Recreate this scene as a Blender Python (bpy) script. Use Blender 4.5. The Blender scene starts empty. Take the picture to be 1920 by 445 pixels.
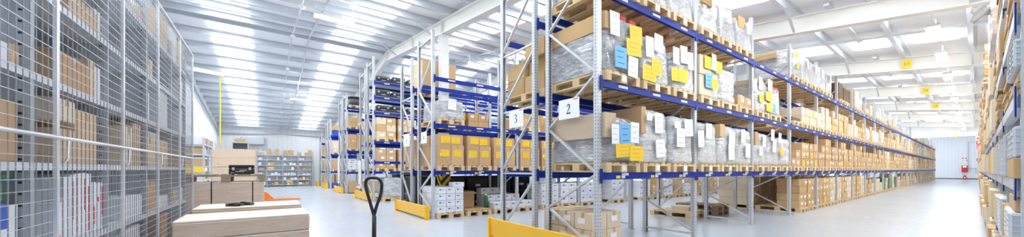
import bpy, bmesh, math, random
from mathutils import Vector, Matrix, noise
PI = math.pi
random.seed(7)
SC = bpy.context.scene
COL = SC.collection

# ------------------------------------------------------------------ camera numbers
F, YAW, HY, CX, H = 632.2, math.radians(36.01), 318.5, 960.0, 1.33
CO, SI = math.cos(YAW), math.sin(YAW)
def at(px, py, X=None, Y=None, Z=None):
    a = (px - CX) / F; b = (HY - py) / F
    dx, dy = a * CO + SI, -a * SI + CO
    t = X / dx if X is not None else (Y / dy if Y is not None else (Z - H) / b)
    return (t * dx, t * dy, H + t * b)
def depth(x, y): return x * SI + y * CO
def pxof(x, y): return CX + F * (x * CO - y * SI) / max(.05, depth(x, y))

# ------------------------------------------------------------------ materials
MATS = {}
def nodes(name):
    m = bpy.data.materials.new(name); m.use_nodes = True
    nt = m.node_tree; b = nt.nodes['Principled BSDF']
    MATS[name] = m
    return m, nt, b
def lk(nt, a, b): nt.links.new(a, b)
def math_n(nt, op, a, b=None, c=None):
    n = nt.nodes.new('ShaderNodeMath'); n.operation = op
    for i, v in enumerate((a, b, c)):
        if v is None: continue
        if isinstance(v, (int, float)): n.inputs[i].default_value = v
        else: lk(nt, v, n.inputs[i])
    return n.outputs[0]
def mix_n(nt, fac, a, b):
    n = nt.nodes.new('ShaderNodeMix'); n.data_type = 'RGBA'
    if isinstance(fac, (int, float)): n.inputs[0].default_value = fac
    else: lk(nt, fac, n.inputs[0])
    for i, v in ((6, a), (7, b)):
        if isinstance(v, tuple): n.inputs[i].default_value = (*v, 1)
        else: lk(nt, v, n.inputs[i])
    return n.outputs[2]
def noise_n(nt, scale, detail=3, stretch=(1, 1, 1), rough=.55, dist=0, coord='Object', rot=(0, 0, 0)):
    tc = nt.nodes.new('ShaderNodeTexCoord'); mp = nt.nodes.new('ShaderNodeMapping')
    mp.inputs['Scale'].default_value = stretch; mp.inputs['Rotation'].default_value = rot
    lk(nt, tc.outputs[coord], mp.inputs[0])
    n = nt.nodes.new('ShaderNodeTexNoise')
    n.inputs['Scale'].default_value = scale; n.inputs['Detail'].default_value = detail
    n.inputs['Roughness'].default_value = rough; n.inputs['Distortion'].default_value = dist
    lk(nt, mp.outputs[0], n.inputs['Vector'])
    return n.outputs['Fac']
def ramp_n(nt, fac, lo, hi):
    n = nt.nodes.new('ShaderNodeMapRange'); n.clamp = True
    n.inputs[1].default_value = lo; n.inputs[2].default_value = hi
    lk(nt, fac, n.inputs[0]); return n.outputs[0]
def bump_n(nt, b, h, strength=.3, dist=.01):
    n = nt.nodes.new('ShaderNodeBump'); n.inputs['Strength'].default_value = strength
    n.inputs['Distance'].default_value = dist
    lk(nt, h, n.inputs['Height']); lk(nt, n.outputs[0], b.inputs['Normal'])
def simple(name, col, rough=.5, metal=0, var=.06, scale=8, stretch=(1, 1, 1), bump=0, spec=.5):
    m, nt, b = nodes(name)
    b.inputs['Roughness'].default_value = rough; b.inputs['Metallic'].default_value = metal
    b.inputs['Specular IOR Level'].default_value = spec
    f = noise_n(nt, scale, 4, stretch)
    lo = tuple(max(0, c * (1 - var)) for c in col); hi = tuple(min(1, c * (1 + var)) for c in col)
    lk(nt, mix_n(nt, f, lo, hi), b.inputs['Base Color'])
    if bump: bump_n(nt, b, f, bump, .01)
    return m
def glow(name, col, s):
    m, nt, b = nodes(name)
    b.inputs['Base Color'].default_value = (*col, 1)
    b.inputs['Emission Color'].default_value = (*col, 1); b.inputs['Emission Strength'].default_value = s
    return m
def island_random(nt):
    g = nt.nodes.new('ShaderNodeNewGeometry'); o = nt.nodes.new('ShaderNodeObjectInfo')
    return math_n(nt, 'FRACT', math_n(nt, 'ADD', g.outputs['Random Per Island'], math_n(nt, 'MULTIPLY', o.outputs['Random'], 7.31)))
def board(name, a, b_, rough=.75):
    m, nt, b = nodes(name)
    b.inputs['Roughness'].default_value = rough; b.inputs['Specular IOR Level'].default_value = .25
    r = island_random(nt)
    c = mix_n(nt, r, a, b_)
    f = noise_n(nt, 30, 3, (1, 1, .25))
    g = mix_n(nt, math_n(nt, 'MULTIPLY', f, .22), c, tuple(x * .55 for x in a))
    lk(nt, g, b.inputs['Base Color']); bump_n(nt, b, f, .08, .004)
    return m
def wood(name, a, b_, axis=0):
    m, nt, b = nodes(name); b.inputs['Roughness'].default_value = .7; b.inputs['Specular IOR Level'].default_value = .25
    r = island_random(nt)
    st = [14, 14, 14]; st[axis] = 1.2
    f = noise_n(nt, 3, 5, tuple(st), .6, .6)
    c = mix_n(nt, f, a, b_)
    k = noise_n(nt, 5, 2)
    c = mix_n(nt, ramp_n(nt, k, .66, .74), c, tuple(x * .5 for x in a))
    c = mix_n(nt, math_n(nt, 'MULTIPLY', r, .35), c, tuple(x * .62 for x in b_))
    lk(nt, c, b.inputs['Base Color']); bump_n(nt, b, f, .15, .004)
    return m
def wrap(name, a, b_, rough=.2, bs=.7, metal=0, rot=(0, 0, 0), zs=5.0, soft=1.0):
    m, nt, b = nodes(name); b.inputs['Metallic'].default_value = metal
    f = noise_n(nt, 4, 5, (1, 1, zs * .6), .6, .6, rot=rot)
    lk(nt, mix_n(nt, ramp_n(nt, f, .36, .64), a, b_), b.inputs['Base Color'])
    h = noise_n(nt, 5, 6, (1, 1, zs), .6, .9, rot=rot)
    ridge = ramp_n(nt, math_n(nt, 'ABSOLUTE', math_n(nt, 'SUBTRACT', h, .5)), .0, .07)
    g = noise_n(nt, 16, 4, (1, 1, zs * .7), .6, .8, rot=rot)
    bump_n(nt, b, math_n(nt, 'ADD', math_n(nt, 'ADD', math_n(nt, 'MULTIPLY', ridge, .5 * soft), h), math_n(nt, 'MULTIPLY', g, .7)), bs, .03)
    b.inputs['Roughness'].default_value = rough; b.inputs['Specular IOR Level'].default_value = .8
    b.inputs['Coat Weight'].default_value = .5; b.inputs['Coat Roughness'].default_value = .12
    return m
def perforated(name, col):
    m, nt, b = nodes(name)
    b.inputs['Roughness'].default_value = .42; b.inputs['Metallic'].default_value = .35
    tc = nt.nodes.new('ShaderNodeTexCoord'); s = nt.nodes.new('ShaderNodeSeparateXYZ'); lk(nt, tc.outputs['Object'], s.inputs[0])
    s2 = nt.nodes.new('ShaderNodeSeparateXYZ'); lk(nt, tc.outputs['Normal'], s2.inputs[0])
    side = math_n(nt, 'GREATER_THAN', math_n(nt, 'ABSOLUTE', s2.outputs[0]), .5)
    ux = math_n(nt, 'ABSOLUTE', math_n(nt, 'SUBTRACT', math_n(nt, 'ABSOLUTE', s.outputs[0]), .024))
    uy = math_n(nt, 'ABSOLUTE', s.outputs[1])
    u = math_n(nt, 'ADD', math_n(nt, 'MULTIPLY', ux, math_n(nt, 'SUBTRACT', 1, side)), math_n(nt, 'MULTIPLY', uy, side))
    z = math_n(nt, 'ABSOLUTE', math_n(nt, 'SUBTRACT', math_n(nt, 'MODULO', s.outputs[2], .05), .025))
    hole = math_n(nt, 'MULTIPLY', math_n(nt, 'LESS_THAN', u, .0065), math_n(nt, 'LESS_THAN', z, .0085))
    f = noise_n(nt, 25, 3)
    c = mix_n(nt, f, tuple(x * .85 for x in col), tuple(min(1, x * 1.12) for x in col))
    lk(nt, mix_n(nt, hole, c, (.12, .125, .135)), b.inputs['Base Color'])
    return m
def barcode(name, bg):
    m, nt, b = nodes(name); b.inputs['Roughness'].default_value = .5
    f = noise_n(nt, 60, 2, (3, .01, .2))
    tc = nt.nodes.new('ShaderNodeTexCoord'); s = nt.nodes.new('ShaderNodeSeparateXYZ'); lk(nt, tc.outputs['Object'], s.inputs[0])
    band = math_n(nt, 'LESS_THAN', math_n(nt, 'ABSOLUTE', s.outputs[2]), .011)
    k = math_n(nt, 'MULTIPLY', band, math_n(nt, 'GREATER_THAN', f, .53))
    lk(nt, mix_n(nt, math_n(nt, 'MULTIPLY', k, .8), bg, (.04, .04, .05)), b.inputs['Base Color'])
    return m

STEEL = (.56, .585, .625)
simple('galvanised', (.60, .625, .66), .38, .35, .12, 20)
perforated('perforated', (.60, .625, .66))
simple('shelf_steel', (.50, .53, .57), .45, .2, .06, 6)
simple('shelf_white', (.66, .69, .73), .4, .1, .04, 6)
simple('wire', (.70, .72, .76), .3, .5, .05, 5)
simple('wire_shaded', (.36, .38, .42), .4, .5, .05, 5)  # darker copy of wire: weaker light on the upright wires painted in
simple('blue_paint', (.003, .024, .26), .5, 0, .12, 6, spec=.25)
simple('blue_panel', (.02, .10, .50), .4, 0, .1, 5)
simple('yellow_paint', (.90, .50, .015), .35, 0, .06, 3)
simple('strap_yellow', (.92, .78, .08), .5, 0, .05, 5)
simple('orange_paint', (.85, .22, .03), .4, 0, .06, 4)
simple('red_paint', (.62, .03, .03), .4, 0, .06, 4)
simple('red_print', (.60, .05, .07), .6, 0, .04, 4)
simple('green_print', (.05, .5, .22), .5, 0, .04, 4)
simple('green_plastic', (.03, .16, .07), .4, 0, .1, 4)
simple('black_plastic', (.016, .017, .02), .35, 0, .2, 10)
simple('black_metal', (.022, .023, .026), .28, .3, .2, 10)
simple('dark_grey', (.09, .095, .11), .5, 0, .2, 8)
simple('black_ink', (.02, .02, .025), .6, 0, .1, 10)
simple('grey_ink', (.62, .63, .66), .7, 0, .1, 10)
simple('ochre_ink', (.68, .42, .025), .7, 0, .1, 10)
simple('blue_ink', (.05, .14, .5), .6, 0, .1, 10)
simple('white_paint', (.80, .81, .82), .45, 0, .02, 2)
simple('wall_white', (.80, .82, .85), .55, 0, .02, 1.2)
simple('cream_paint', (.80, .79, .75), .4, 0, .03, 2)
simple('roof_sheet', (.83, .845, .87), .55, 0, .05, .5)
simple('purlin_steel', (.60, .63, .67), .4, .15, .08, 3)
simple('paper_white', (.86, .87, .89), .6, 0, .03, 6)
simple('paper_yellow', (.90, .58, .03), .6, 0, .06, 5)
simple('paper_blue', (.16, .47, .80), .6, 0, .05, 5)
simple('tape', (.55, .38, .2), .25, 0, .05, 8)
simple('plastic_grey', (.50, .52, .55), .45, 0, .06, 8)
simple('moulded_grey', (.53, .56, .60), .55, 0, .08, 10)
simple('dark_board', (.16, .095, .045), .75, 0, .35, 6, (1, 1, 6))
simple('film', (.92, .93, .95), .35, 0, .04, 9, (1, 3, 3), .3, .4).node_tree.nodes['Principled BSDF'].inputs['Transmission Weight'].default_value = .55
board('carton_tan', (.55, .36, .17), (.66, .46, .25))
board('carton_brown', (.54, .345, .185), (.64, .43, .25))
board('carton_soft', (.62, .45, .29), (.70, .53, .37))
board('carton_pale', (.70, .56, .39), (.78, .67, .52))
simple('wrapped_board', (.60, .47, .34), .18, 0, .08, 5, (1, 1, 4), .2)
board('lid_board', (.82, .73, .62), (.86, .78, .68))
board('carton_white', (.74, .76, .80), (.84, .85, .88), .55)
board('carton_red', (.45, .03, .04), (.6, .06, .07), .5)
wood('pallet_wood', (.66, .47, .25), (.80, .62, .38), 1)
wood('plank_wood', (.82, .60, .42), (.93, .78, .62), 0)
wood('old_wood', (.26, .19, .13), (.40, .31, .22), 1)
wrap('wrap_grey', (.50, .51, .53), (.85, .86, .88), .13, 1.0, .4, (.45, .35, 0), 4.5)
wrap('wrap_white', (.76, .77, .79), (.94, .945, .955), .15, .9, .1, (.1, .05, 0), 4.0)
wrap('wrap_brown', (.60, .45, .335), (.67, .53, .42), .13, .35, .05, (0, .03, 0), 9.0, .4)
wrap('wrap_pink', (.60, .45, .38), (.76, .64, .58), .2, .7)
barcode('label_white', (.84, .85, .87)); barcode('label_yellow', (.88, .74, .12))
glow('roof_glow', (.93, .97, 1.0), 3.1)  # glow for imitated lamp patches and the added far-hall panels
glow('lamp_glow', (.95, .98, 1.0), 46.0)
glow('exit_green', (.03, .5, .16), .25)

def floor_material():
    m, nt, b = nodes('floor_concrete')
    f = noise_n(nt, .6, 5, (1, 1, 1), .6); g = noise_n(nt, 7, 4)
    c = mix_n(nt, f, (.45, .495, .56), (.535, .585, .65))
    c = mix_n(nt, math_n(nt, 'MULTIPLY', g, .12), c, (.4, .43, .48))
    lk(nt, c, b.inputs['Base Color'])
    lk(nt, math_n(nt, 'ADD', math_n(nt, 'MULTIPLY', g, .14), .14), b.inputs['Roughness'])
    b.inputs['Specular IOR Level'].default_value = .55
floor_material()
def ribbed(name, col, pitch, axis):
    m, nt, b = nodes(name); b.inputs['Roughness'].default_value = .5
    tc = nt.nodes.new('ShaderNodeTexCoord'); s = nt.nodes.new('ShaderNodeSeparateXYZ'); lk(nt, tc.outputs['Object'], s.inputs[0])
    v = math_n(nt, 'PINGPONG', s.outputs[axis], pitch)
    h = ramp_n(nt, v, pitch * .35, pitch * .6)
    f = noise_n(nt, .8, 3)
    lk(nt, mix_n(nt, f, tuple(c * .97 for c in col), col), b.inputs['Base Color'])
    bump_n(nt, b, h, .5, .03)
ribbed('clad_y', (.80, .82, .85), .16, 1)
ribbed('clad_x', (.80, .82, .85), .16, 0)
def hazard():
    m, nt, b = nodes('hazard'); b.inputs['Roughness'].default_value = .4
    tc = nt.nodes.new('ShaderNodeTexCoord'); s = nt.nodes.new('ShaderNodeSeparateXYZ'); lk(nt, tc.outputs['Object'], s.inputs[0])
    a = math_n(nt, 'ADD', math_n(nt, 'ABSOLUTE', math_n(nt, 'ADD', s.outputs[0], s.outputs[1])), s.outputs[2])
    k = math_n(nt, 'GREATER_THAN', math_n(nt, 'MODULO', a, .26), .13)
    lk(nt, mix_n(nt, k, (.9, .6, .02), (.02, .02, .02)), b.inputs['Base Color'])
hazard()

# ------------------------------------------------------------------ mesh builder
class MB:
    def __init__(s): s.v = []; s.f = []; s.m = []; s.smooth = False
    def quad(s, a, b, c, d, mi=0):
        n = len(s.v); s.v += [a, b, c, d]; s.f.append((n, n + 1, n + 2, n + 3)); s.m.append(mi); return s
    def box(s, x0, x1, y0, y1, z0, z1, mi=0, mx=None):
        n = len(s.v)
        P = [(x0, y0, z0), (x1, y0, z0), (x1, y1, z0), (x0, y1, z0), (x0, y0, z1), (x1, y0, z1), (x1, y1, z1), (x0, y1, z1)]
        if mx is not None: P = [tuple(mx @ Vector(p)) for p in P]
        s.v += P
        for q in ((0, 3, 2, 1), (4, 5, 6, 7), (0, 1, 5, 4), (1, 2, 6, 5), (2, 3, 7, 6), (3, 0, 4, 7)):
            s.f.append(tuple(n + i for i in q)); s.m.append(mi)
        return s
    def bar(s, p, q, w, h, mi=0, up=(0, 0, 1)):
        p, q = Vector(p), Vector(q); d = (q - p); L = d.length; d.normalize()
        u = Vector(up)
        if abs(d.dot(u)) > .98: u = Vector((1, 0, 0))
        a = d.cross(u).normalized(); b = a.cross(d).normalized()
        mx = Matrix(((a.x, d.x, b.x, p.x), (a.y, d.y, b.y, p.y), (a.z, d.z, b.z, p.z), (0, 0, 0, 1)))
        return s.box(-w / 2, w / 2, 0, L, -h / 2, h / 2, mi, mx)
    def tube(s, pts, r, n=8, mi=0, closed=False, caps=True):
        pts = [Vector(p) for p in pts]; N = len(pts); base = len(s.v); prev = None
        for i, p in enumerate(pts):
            if closed: t = pts[(i + 1) % N] - pts[i - 1]
            else: t = pts[min(i + 1, N - 1)] - pts[max(i - 1, 0)]
            t.normalize()
            if prev is None:
                u = Vector((0, 0, 1)) if abs(t.z) < .9 else Vector((1, 0, 0))
                a = t.cross(u).normalized()
            else: a = (prev - t * prev.dot(t)).normalized()
            prev = a; b = t.cross(a)
            rr = r[i] if isinstance(r, (list, tuple)) else r
            for j in range(n):
                an = 2 * PI * j / n
                s.v.append(tuple(p + a * math.cos(an) * rr + b * math.sin(an) * rr))
        for i in range(N if closed else N - 1):
            k = (i + 1) % N
            for j in range(n):
                j2 = (j + 1) % n
                s.f.append((base + i * n + j, base + i * n + j2, base + k * n + j2, base + k * n + j)); s.m.append(mi)
        if caps and not closed:
            s.f.append(tuple(base + j for j in reversed(range(n)))); s.m.append(mi)
            s.f.append(tuple(base + (N - 1) * n + j for j in range(n))); s.m.append(mi)
        return s
    def prism(s, poly, y0, y1, mi=0, mx=None):                      # poly in x,z extruded along y
        n = len(s.v); k = len(poly)
        P = [(x, y0, z) for x, z in poly] + [(x, y1, z) for x, z in poly]
        if mx is not None: P = [tuple(mx @ Vector(p)) for p in P]
        s.v += P
        s.f.append(tuple(n + i for i in range(k))); s.m.append(mi)
        s.f.append(tuple(n + k + i for i in reversed(range(k)))); s.m.append(mi)
        for i in range(k):
            j = (i + 1) % k
            s.f.append((n + j, n + i, n + k + i, n + k + j)); s.m.append(mi)
        return s
    def mesh(s, name, mats, bevel=0, smooth=False):
        me = bpy.data.meshes.new(name); me.from_pydata(s.v, [], s.f)
        for m in ([mats] if isinstance(mats, str) else mats): me.materials.append(MATS[m])
        me.polygons.foreach_set('material_index', s.m)
        bm = bmesh.new(); bm.from_mesh(me)
        bmesh.ops.recalc_face_normals(bm, faces=bm.faces)
        if bevel: bmesh.ops.bevel(bm, geom=bm.edges[:], offset=bevel, segments=1, affect='EDGES', profile=.5)
        bm.to_mesh(me); bm.free()
        if smooth: me.polygons.foreach_set('use_smooth', [True] * len(me.polygons))
        return me
    def build(s, name, mats, parent=None, loc=(0, 0, 0), bevel=0, smooth=False, rz=0):
        return link(name, s.mesh(name, mats, bevel, smooth), parent, loc, rz)
def link(name, me, parent=None, loc=(0, 0, 0), rz=0):
    o = bpy.data.objects.new(name, me); COL.objects.link(o)
    o.location = loc; o.rotation_euler.z = rz
    if parent is not None: o.parent = parent
    return o
def tag(o, label=None, cat=None, group=None, kind=None):
    if label: o['label'] = label
    if cat: o['category'] = cat
    if group: o['group'] = group
    if kind: o['kind'] = kind
    return o
def thing(name, label, cat, loc=(0, 0, 0), rz=0, group=None):
    return tag(link(name, None, None, loc, rz), label, cat, group)
def struct(o): o['kind'] = 'structure'; return o
def box(name, mats, x0, x1, y0, y1, z0, z1, parent=None, bevel=0):
    return MB().box(x0, x1, y0, y1, z0, z1).build(name, mats, parent, bevel=bevel)
ORD = ('first second third fourth fifth sixth seventh eighth ninth tenth eleventh twelfth thirteenth fourteenth fifteenth '
       'sixteenth seventeenth eighteenth nineteenth twentieth twenty-first twenty-second twenty-third twenty-fourth twenty-fifth '
       'twenty-sixth twenty-seventh twenty-eighth twenty-ninth thirtieth').split()

# ------------------------------------------------------------------ the building
XW, XM, XE = -3.0, 45.0, 78.0            # gable wall, drop wall between the halls, far wall
YR, YB = -1.35, 33.6                     # side wall, back wall
YRIDGE, SLOPE = 15.9, .12
def zraf(y): return 6.306 - SLOPE * abs(y - YRIDGE)      # underside of the rafters
RD, PD = .42, .20                                        # rafter depth, purlin depth
def zroof(y): return zraf(y) + RD + PD
struct(box('floor', 'floor_concrete', XW, XE, YR, YB, -.2, 0))
m = MB()
for x0, x1 in ((XW, XM),):
    for a, b in ((YR, YRIDGE), (YRIDGE, YB)):
        n = len(m.v)
        for dz in (0, .12):
            m.v += [(x0, a, zroof(a) + dz), (x1, a, zroof(a) + dz), (x1, b, zroof(b) + dz), (x0, b, zroof(b) + dz)]
        for q in ((0, 1, 2, 3), (7, 6, 5, 4), (0, 4, 5, 1), (1, 5, 6, 2), (2, 6, 7, 3), (3, 7, 4, 0)):
            m.f.append(tuple(n + i for i in q)); m.m.append(0)
m.box(XM, XE, YR, YB, 7.0, 7.12)
ceiling = struct(m.build('ceiling', 'roof_sheet'))
ypur = [YRIDGE - .25 - 1.3 * i for i in range(13)] + [YRIDGE + .25 + 1.3 * i for i in range(14)]
for y in ypur:
    z = zroof(y)
    p = MB().box(XW, XM, y - .012, y + .012, z - PD, z).box(XW, XM, y + .012, y + .075, z - PD, z - PD + .012).box(XW, XM, y - .075, y - .012, z - .012, z)
    p.build('purlin', 'purlin_steel', ceiling)
RAFX = [4.5 + 6.18 * i for i in range(7)]
for i, x in enumerate(RAFX):
    m = MB()
    for a, b in ((YR, YRIDGE), (YRIDGE, YB)):
        for x0, x1, d0, d1 in ((x - .11, x + .11, 0, .02), (x - .006, x + .006, .02, RD - .02), (x - .11, x + .11, RD - .02, RD)):
            n = len(m.v)
            m.v += [(x0, a, zraf(a) + d0), (x1, a, zraf(a) + d0), (x1, b, zraf(b) + d0), (x0, b, zraf(b) + d0),
                    (x0, a, zraf(a) + d1), (x1, a, zraf(a) + d1), (x1, b, zraf(b) + d1), (x0, b, zraf(b) + d1)]
            for q in ((0, 3, 2, 1), (4, 5, 6, 7), (0, 1, 5, 4), (1, 2, 6, 5), (2, 3, 7, 6), (3, 0, 4, 7)):
                m.f.append(tuple(n + j for j in q)); m.m.append(0)
    for y in (9.85, YRIDGE, 21.78, 4.0, 12.5): m.box(x - .1, x + .1, y - .008, y + .008, zraf(y) + .02, zraf(y) + RD - .02)
    r = m.build('rafter', 'cream_paint', ceiling)
    for y in (ypur[1], ypur[4], ypur[8], ypur[10], ypur[12], ypur[15], ypur[18]):
        MB().bar((x - .75, y, zroof(y) - PD + .02), (x - .09, y, zraf(y) + .03), .05, .05).build('fly_brace', 'galvanised', r)
for i in range(7):                                        # ties running with the slope, half-way between rafters
    x = 4.5 + 6.18 * (i - .5)
    m = MB()
    for a, b in ((YR, YRIDGE), (YRIDGE, YB)): m.bar((x, a, zroof(a) - PD + .03), (x, b, zroof(b) - PD + .03), .16 if i > 1 else .05, .05)
    m.build('roof_tie', 'purlin_steel', ceiling)
# glowing panels standing in for lamp-lit patches on both roof slopes
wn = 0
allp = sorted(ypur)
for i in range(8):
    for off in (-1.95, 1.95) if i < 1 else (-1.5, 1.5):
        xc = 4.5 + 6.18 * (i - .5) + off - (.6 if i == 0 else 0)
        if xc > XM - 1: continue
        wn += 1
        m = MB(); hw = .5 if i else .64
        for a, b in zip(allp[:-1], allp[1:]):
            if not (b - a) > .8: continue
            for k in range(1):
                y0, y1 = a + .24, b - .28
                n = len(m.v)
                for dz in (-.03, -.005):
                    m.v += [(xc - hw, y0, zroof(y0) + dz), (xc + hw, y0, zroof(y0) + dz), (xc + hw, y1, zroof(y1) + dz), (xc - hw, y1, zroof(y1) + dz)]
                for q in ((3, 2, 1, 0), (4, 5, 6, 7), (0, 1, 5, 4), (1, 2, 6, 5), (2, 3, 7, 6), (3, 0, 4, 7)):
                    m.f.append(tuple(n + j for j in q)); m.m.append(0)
        struct(m.build('added_glow_%d' % wn, 'roof_glow'))
def gable(x0, x1, zb, name, mat):
    m = MB()
    poly = [(YR, zb), (YB, zb), (YB, zroof(YB)), (YRIDGE, zroof(YRIDGE)), (YR, zroof(YR))]
    n = len(m.v); m.v += [(x0, y, z) for y, z in poly] + [(x1, y, z) for y, z in poly]
    m.f += [tuple(n + i for i in range(5)), tuple(n + 9 - i for i in range(5))] + [(n + (i + 1) % 5, n + i, n + 5 + i, n + 5 + (i + 1) % 5) for i in range(5)]
    m.m += [0] * 7
    return struct(m.build(name, mat))
gable(XW - .15, XW, 0, 'wall_left', 'wall_white')
gable(XM, XM + .12, 4.22, 'wall_middle', 'clad_y')
for j in range(5):                                        # glow panels added to brighten the far hall
    wn += 1; struct(box('added_glow_%d' % wn, 'roof_glow', XM + 3 + 6.2 * j, XM + 4 + 6.2 * j, YR + .3, YB - .5, 6.96, 6.99))
struct(box('trim_1', 'cream_paint', XM - .14, XM, YR, YB, 4.0, 4.24))
struct(box('wall_back', 'clad_x', XW, XE, YB, YB + .15, 0, 7))
struct(box('wall_side', 'clad_x', XW, XE, YR - .15, YR, 0, 7))
struct(box('wall_far', 'clad_y', XE, XE + .15, YR, YB, 0, 7))
struct(box('baseboard_far', 'dark_grey', XE - .03, XE, YR, 9, 0, .12))
struct(box('trim_2', 'white_paint', XE - .08, XE, YR, 9, 5.6, 5.75))
struct(box('baseboard_back', 'shelf_white', XW, 6, YB - .04, YB, 0, .14))
for j, y in enumerate((9.85, 21.78)):
    x = 4.5
    struct(MB().box(x - .12, x + .12, y - .12, y - .1, 0, zraf(y)).box(x - .12, x + .12, y + .1, y + .12, 0, zraf(y)).box(x - .012, x + .012, y - .1, y + .1, 0, zraf(y)).build('column', 'white_paint'))

# suspended lamps ------------------------------------------------------------
def lamp_mesh():
    h = MB().box(-.52, .52, -.10, .10, 0, .07).box(-.5, -.48, -.01, .01, .07, .42).box(.48, .5, -.01, .01, .07, .42)
    d = MB().box(-.5, .5, -.085, .085, -.035, .002)
    return h.mesh('lamp_housing', 'white_paint', 0), d.mesh('lamp_diffuser', 'lamp_glow', 0)
LH, LD = lamp_mesh()
nl = 0
def lamp(x, y, label):
    t = thing('ceiling_lamp', label, 'lamp', (x, y, zroof(y) - .62), 0, 'hanging warehouse lamps')
    link('housing', LH, t); link('diffuser', LD, t)
for i in range(1, 8):
    for j, off in enumerate((-1.45, 1.4)):
        x = 4.5 + 6.18 * (i - .5) + off
        if x < XM - 1: nl += 1; lamp(x, .56, 'white hanging lamp over the numbered-beam aisle, %s from the near end' % ORD[nl - 1])
for j, (x, y) in enumerate(((1.6, 11.0), (1.6, 23.2), (7.6, 6.9), (7.6, 12.9))):  # last two are unseen lamps, added to light the inner aisles
    lamp(x, y, ('white lamp under the roof above the pallet truck handle', 'white lamp under the far roof slope above the parcel shelves',
                'added white lamp over the aisle behind plate three', 'added white lamp over the aisle behind the big brown box')[j])
# sprinkler pipe and detectors
t = thing('sprinkler_pipe', 'thin white pipe with small heads running under the roof slope', 'pipe', (.78, YRIDGE, zroof(YRIDGE) - .45))
for a, b in ((-8.5, 0), (0, 17)):
    MB().tube([(0, a, -SLOPE * abs(a)), (0, b, -SLOPE * abs(b))], .02, 8).build('pipe_run', 'purlin_steel', t, smooth=True)
for y in (-5, -1, 3, 7, 11):
    MB().tube([(0, y, -SLOPE * abs(y) - .1), (0, y, -SLOPE * abs(y) - .05), (0, y, -SLOPE * abs(y))], [.07, .085, .03], 12).build('sprinkler_head', 'white_paint', t, smooth=True)
for i in range(1, 6):
    x = 4.5 + 6.18 * (i - .5) - 1.6
    y = 2.0
    t = thing('smoke_detector', 'round white detector on %s roof bay beside the numbered beams' % ORD[i - 1], 'detector', (x, y, zroof(y) - PD), 0, 'roof detectors')
    MB().tube([(0, 0, -.07), (0, 0, -.05), (0, 0, 0)], [.05, .1, .12], 14).build('detector_body', 'white_paint', t, smooth=True)
    MB().box(-1.9, 1.9, -.05, .05, 0, .05).build('mounting_rail', 'purlin_steel', t)

# glyphs ---------------------------------------------------------------------
GL = {'1': [[(.3, 0, .13), (.3, .97, .13)], [(.3, .97, .05), (.12, .84, .05)], [(.12, .02, .05), (.48, .02, .05)]],
      '2': [[(.08, .72, .06), (.14, .88, .08), (.3, .97, .07), (.46, .9, .12), (.5, .74, .14), (.42, .54, .11), (.22, .28, .07), (.08, .1, .05)], [(.06, .05, .11), (.54, .05, .11), (.58, .17, .04)]],
      '3': [[(.08, .82, .06), (.2, .96, .07), (.38, .93, .1), (.45, .78, .13), (.35, .6, .08), (.2, .54, .05), (.4, .48, .09), (.5, .3, .14), (.42, .1, .11), (.24, .03, .07), (.06, .1, .09)]],
      '4': [[(.4, 0, .13), (.4, .97, .11), (.05, .32, .06), (.58, .32, .08)]],
      '5': [[(.5, .95, .1), (.16, .95, .07), (.12, .56, .06), (.3, .62, .08), (.48, .5, .12), (.52, .3, .14), (.42, .1, .11), (.24, .03, .07), (.06, .1, .09)]],
      '6': [[(.5, .95, .06), (.28, .82, .1), (.12, .5, .13), (.12, .25, .13), (.28, .03, .08), (.46, .14, .12), (.48, .36, .12), (.34, .54, .08), (.14, .42, .07)]]}
def glyph(m, ch, ox, oz, s, y, wx=1.0, mi=0):                       # strokes in the x-z plane, facing -y
    for st in GL[ch]:
        for (a, b, w), (c, d, w2) in zip(st[:-1], st[1:]):
            p, q = Vector((ox + a * s * wx, oz + b * s)), Vector((ox + c * s * wx, oz + d * s))
            t = (q - p).normalized(); n = Vector((-t.y, t.x)); e = t * .02 * s
            p -= e; q += e
            A, B, C, D = p + n * w * s / 2, p - n * w * s / 2, q - n * w2 * s / 2, q + n * w2 * s / 2
            m.prism([(A.x, A.y), (B.x, B.y), (C.x, C.y), (D.x, D.y)], y - .002, y, mi)
# plates face -x: local x axis -> world -y
def number_plate(name, x, yc, zc, w, h, text, mat, label, cat, gs, wx=1.0, red=False, group=None, gx=0):
    t = thing(name, label, cat, (x, yc, zc), -PI / 2, group)
    MB().box(-w / 2, w / 2, -.003, .003, -h / 2, h / 2).build('plate', mat, t)
    m = MB(); n = len(text); adv = .66 * gs * wx
    for i, ch in enumerate(text): glyph(m, ch, -adv * n / 2 + i * adv + .05 * gs * wx + gx, -gs / 2, gs, -.003, wx)
    m.build('numeral', 'black_ink', t)
    if red: MB().box(w * .22, w * .45, -.005, -.003, h * .41, h * .45).build('red_print', 'red_print', t)
    return t
for i, (x, tx) in enumerate(((RAFX[2], '15'), (RAFX[3], '26'), (RAFX[4], '34'), (RAFX[5], '42'))):
    if i == 3: continue
    p = at((1700, 1736, 1754)[i], (120, 170, 199)[i], X=x - .12)
    number_plate('bay_number_sign', x - .125, p[1], p[2], .20, .25, tx, 'paper_yellow', 'yellow sign with number %s fixed to a white roof beam' % ('fifteen', 'twenty-six', 'thirty-four', '')[i], 'sign', .095, 1.15)

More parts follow.
